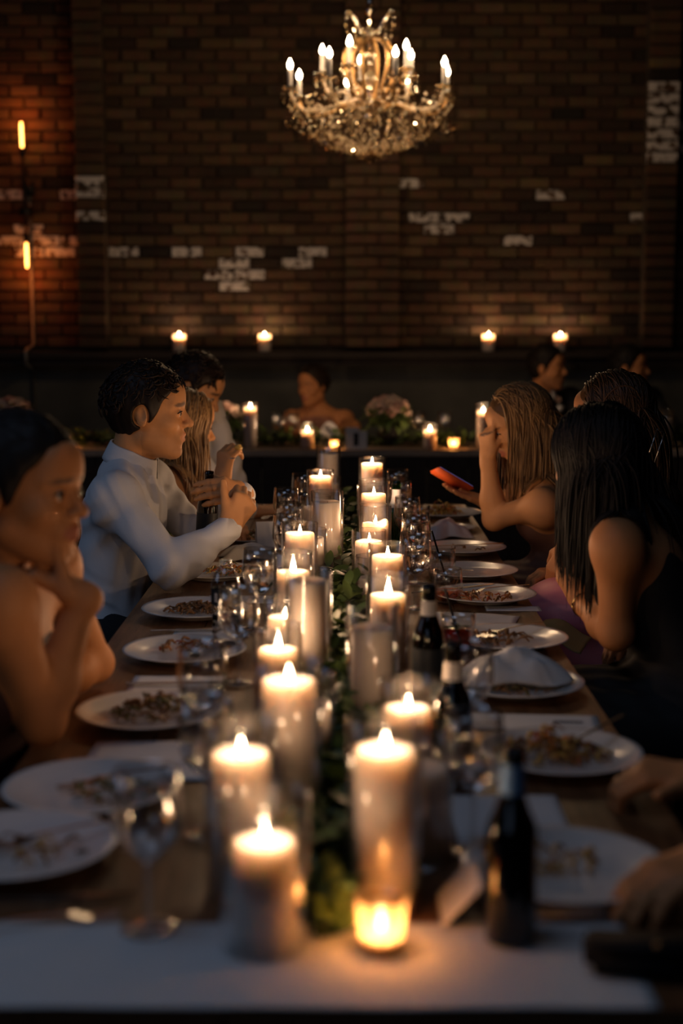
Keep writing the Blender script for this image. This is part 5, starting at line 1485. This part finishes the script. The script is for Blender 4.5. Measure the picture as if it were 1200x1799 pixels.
# 5, 6, 7 -- head table
J = dict(pelvis=(-.17, 9.22, .55), neck=A(556, 712, 9.12), face=(-.12, -1, 0), shR=A(512, 735, 9.12), shL=A(606, 735, 9.12), elR=(-.36, 8.98, .83), wrR=(-.22, 8.80, .785), elL=(.06, 8.98, .83), wrL=(-.10, 8.80, .785), build=.92, arm=.95, neckline=.80)
H = Head(A(550, 678, 9.06), (-.62, -.76, -.14))
p5 = person('bare-shouldered woman with pinned-up hair at the middle of the head table', J, H, True, {'R': dict(d=(.9, -.3, 0), n=(0, 0, -1)), 'L': dict(d=(-.9, -.3, 0), n=(0, 0, -1))}, 'skin_tan', .0078, dress='ivory_dress', hair=up_hair('hair_brown', bun=(-.10, 0, .01), br=.05, vox=.007))
for px, nm, fc, hf in ((962, 'man in dark suit at the head table, left of the two on the right', (.45, -.9, 0), (.88, -.45, -.02)), (1106, 'man in dark suit at the far right of the head table', (.5, -.9, 0), (.88, -.40, .02))):
    Y = 9.1; x = atY(px, 700, Y).x
    J = dict(pelvis=(x - .02, 9.22, .55), neck=A(px - 8, 692, 9.12), face=fc, shR=(x - .21, 9.06, 1.00), shL=(x + .17, 9.24, 1.00), elR=(x - .22, 8.98, .80), wrR=(x - .05, 8.80, .785), elL=(x + .27, 8.97, .80), wrL=(x + .10, 8.80, .785), build=1.04, arm=1.05)
    H = Head(A(px, 648, 9.06), hf, sc=1.08)
    p = person(nm, J, H, False, {'R': dict(d=(.8, -.5, 0), n=(0, 0, -1)), 'L': dict(d=(-.8, -.5, 0), n=(0, 0, -1))}, 'skin_tan', .0078, shirt='suit', hair=short_hair('hair_black', N=120, L=.045, seed=8, vox=.007), stubble=.35)
    if px == 962:
        b_ = Vector(A(981, 702, 8.94)); o = obj('boutonniere', RM[0], None, p, loc=b_ - p.location); o.scale = (.5, .5, .5); o.material_slots[0].link = 'OBJECT'; o.material_slots[0].material = M['rose_pink']; o.rotation_euler = (1.2, 0, .3)
        obj('pocket_square', soft_box('pocket_square', .05, .012, .035, .004), M['linen'], p, loc=Vector(A(984, 722, 8.95)) - p.location, rot=(0, .2, .4))
# 8 -- blonde woman with the orange phone
J = dict(pelvis=(.80, 4.78, .55), neck=A(948, 832, 4.76), face=(-1, .03, 0), shL=A(952, 886, 4.60), shR=(.63, 4.96, .92), elL=A(868, 912, 4.72), wrL=A(857, 806, 4.70), elR=(.55, 5.12, .80), wrR=A(858, 884, 4.97), build=.88, arm=.92, hand=.92, neckline=.74)
H = Head(A(914, 744, 4.72), (-.84, -.10, -.46), (-.25, 0, 1), sc=.98)
p8 = person('woman with straight blonde hair, hand to brow, holding an orange phone', J, H, True,
    {'L': dict(d=(-.05, .02, 1), n=(.75, .55, .1), curls=[(.25, .5, .4), (.7, .9, .6), (.85, 1.0, .6), (.9, 1.1, .6)], thumb=(.5, .2, .8)), 'R': dict(d=(-.84, -.16, .30), n=(.30, -.1, .93), curl=(.02, .12, .15), thumb=(-.85, -.35, .42))},
    'skin', .0048, dress='dusky_dress', hair=long_hair('hair_gold', N=1200, L=.38, wave=.007, seed=9, back=1.1, side=.7, wf=16, r0=.0028, face=(.085, .072, .125), xmax=.045))
pc = A(794, 843, 4.93)
t = thing('smartphone', "orange-cased phone glowing in the blonde woman's lower hand", 'phone', pc)
ph = nv(A(828, 862, 4.95) - A(760, 822, 4.91)); up_ = nv(np.cross(np.cross(ph, (-.2, .25, 1)), ph)); ac = np.cross(up_, ph)
mr = Matrix(np.stack([ph, ac, up_], 1).tolist()); eu = mr.to_euler()
M['phone_case'] = mat('orange_phone_case', (.80, .13, .03), .45)
M['screen'] = emit('lit_phone_screen', (.16, .20, .55), .55)
obj('case', soft_box('case', .150, .074, .0115, .005), M['phone_case'], t, rot=eu, loc=mr @ Vector((0, 0, -.006)))
obj('screen', soft_box('screen', .138, .064, .0012, .0005, 1), M['screen'], t, rot=eu, loc=mr @ Vector((0, 0, .0052)))
# 9 -- dark-haired woman with the hair clip
J = dict(pelvis=(.86, 4.05, .55), neck=A(1108, 835, 4.08), face=(-1, .12, 0), shL=A(1112, 895, 3.92), shR=(.73, 4.26, .98), elL=(.79, 3.86, .80), wrL=A(1000, 958, 4.02), elR=(.80, 4.36, .80), wrR=(.66, 4.24, .74), lap=(.64, 4.02, .665), build=.92, arm=.92, hand=.92, neckline=.80)
H = Head(A(1076, 735, 4.08), (-.86, .42, -.26), sc=1.0)
p9 = person('woman in a pink satin dress with a clip in her long dark hair', J, H, True,
    {'L': dict(d=(-.42, .05, -.9), n=(.55, .6, -.3), curl=(.5, .7, .5)), 'R': dict(d=(-.9, -.3, 0), n=(0, 0, -1))}, 'skin_tan', .0055, dress='pink_dress', hair=long_hair('hair_highlight', N=1200, L=.50, wave=.006, seed=12, back=.9, r0=.0027, face=(.08, .07, .12), xmax=.05))
cl_c = Vector(A(1152, 785, 3.83))
M['clip'] = mat('metal_hair_clip', (.5, .48, .45), .25, 1.0)
cm = MB()
for (a_, b_) in (((-.014, -.045), (.014, -.045)), ((.014, -.045), (.014, .045)), ((.014, .045), (-.014, .045)), ((-.014, .045), (-.014, -.045))):
    cm.tube([(a_[0], 0, a_[1]), (b_[0], 0, b_[1])], .0022, 6)
o = obj('hair_clip', cm.me('hair_clip'), M['clip'], p9, loc=cl_c - p9.location, rot=(.1, .28, .5)); o['kind'] = 'stuff'; o['label'] = 'rectangular metal hair clip'
br = Vector(A(1006, 950, 4.015)); obj('bracelet', MB().tube([(.029 * math.cos(a), .029 * math.sin(a), 0) for a in np.linspace(0, 2 * PI, 24)], .0022, 6).me('bracelet'), M['gold'], p9, loc=Vector(J['wrL']) - Vector((0.004, 0, -.02)) - p9.location, rot=(0, -.35, 0))
# 10 -- woman with straight black hair, nearest on the right in full view
J = dict(pelvis=(.84, 3.30, .55), neck=A(1085, 890, 3.32), face=(-1, .12, 0), shL=A(1082, 955, 3.15), shR=(.69, 3.50, 1.0), elL=A(1083, 1112, 3.20), wrL=A(1022, 1058, 3.42), elR=(.80, 3.62, .80), wrR=(.72, 3.42, .71), build=.92, arm=.96, hand=.92, neckline=.82)
H = Head(A(1048, 810, 3.32), (-.66, .70, -.25), sc=1.0)
p10 = person('woman with long straight black hair hiding her face, seated on the right', J, H, True,
    {'L': dict(d=(-.35, .35, .80), n=(.5, .7, -.2), curl=(.5, .6, .4)), 'R': dict(d=(-.6, -.5, .1), n=(0, 0, -1))}, 'skin_tan', .0052, dress='black_dress', hair=long_hair('hair_black', N=1400, L=.38, wave=.004, seed=15, back=.6, side=1.0, r0=.0027, wf=14))
wv = vec(J['wrL']) - nv(vec(J['wrL']) - vec(J['elL'])) * .02
d_ = nv(vec(J['wrL']) - vec(J['elL']))
o = obj('bracelet', MB().tube([(.030 * math.cos(a), .030 * math.sin(a), 0) for a in np.linspace(0, 2 * PI, 24)], .002, 6).me('bracelet'), M['gold'], p10, loc=Vector(wv) - p10.location, rot=Vector(d_).to_track_quat('Z', 'Y').to_euler())
# napkin over her lap
sheet('lap_napkin', .50, .625, 3.56, 3.76, 'olive cloth napkin on the lap beside the paper sheet on the right', 'napkin', 'olive', seed=31, z=.690, amp=.004, rot=-18, lift=lambda u, v: .012 * math.sin(u * 5) - .03 * u)
# 11 -- guest cut by the frame at the near right
J = dict(pelvis=(.86, 1.95, .55), neck=(.82, 1.96, 1.06), face=(-1, .05, 0), shL=(.80, 1.76, 1.00), shR=(.80, 2.14, 1.00), elL=(.62, 1.72, .81), wrL=(.47, 1.79, .800), elR=(.68, 2.22, .81), wrR=(.535, 2.12, .795), build=1.0, arm=1.0)
H = Head((.78, 1.96, 1.24), (-.95, .2, -.1), sc=1.03)
p11 = person('guest in dark clothes at the near right, only the hands in view', J, H, False,
    {'R': dict(d=(-.92, .05, .14), n=(.15, .2, -.95), curl=(.75, .85, .5), thumb=(-.6, -.7, .1)), 'L': dict(d=(-.8, -.5, .0), n=(0, .1, -1), curl=(.4, .5, .4))}, 'skin_tan', .006, shirt='suit', hair=short_hair('hair_brown', N=120, seed=18, vox=.007))
# ------------------------------------------------------------------ chairs
def chair(x, y, ang, label, first=[None]):
    parts = []
    t = thing('dining_chair', label, 'chair', (x, y, 0), ang, 'dark chairs at the tables')
    def bx(n, lo, hi): parts.append((n, MB().box(lo, hi)))
    if first[0] is None:
        bx('seat', (-.21, -.21, .415), (.21, .21, .449))
        for sx in (-.19, .15):
            for sy in (-.19, .15): bx('leg', (sx, sy, 0), (sx + .04, sy + .04, .415))
        for sy in (-.19, .15): bx('back_post', (-.19, sy, .449), (-.155, sy + .04, .80))
        bx('top_rail', (-.192, -.20, .80), (-.153, .20, .86))
        for sy in (-.09, -.02, .05): bx('spindle', (-.182, sy, .449), (-.162, sy + .02, .80))
        first[0] = [(n, m_.me(n, False)) for n, m_ in parts]
    for n, me in first[0]: obj(n, me, M['chair_wood'], t)
    return t
for (x, y, a, l) in ((-.70, 2.52, 0, 'dark wooden chair under the woman resting her chin'), (-.70, 4.18, 0, 'dark wooden chair under the man in the white shirt'), (-.72, 4.80, 0, 'dark wooden chair under the woman lifting a bite'), (-.74, 5.50, 0, 'dark wooden chair under the man with brow on hand'),
                     (.80, 4.78, PI, 'dark wooden chair under the woman with the phone'), (.86, 4.05, PI, 'dark wooden chair under the woman in pink'), (.84, 3.30, PI, 'dark wooden chair under the black-haired woman'), (.86, 1.95, PI, 'dark wooden chair at the near right corner'),
                     (-.17, 9.22, -PI / 2, 'dark wooden chair under the woman at the head table'), (atY(962, 700, 9.1).x - .02, 9.22, -PI / 2, 'dark wooden chair under the left suited man'), (atY(1106, 700, 9.1).x - .02, 9.22, -PI / 2, 'dark wooden chair under the right suited man')):
    chair(x, y, a, l)
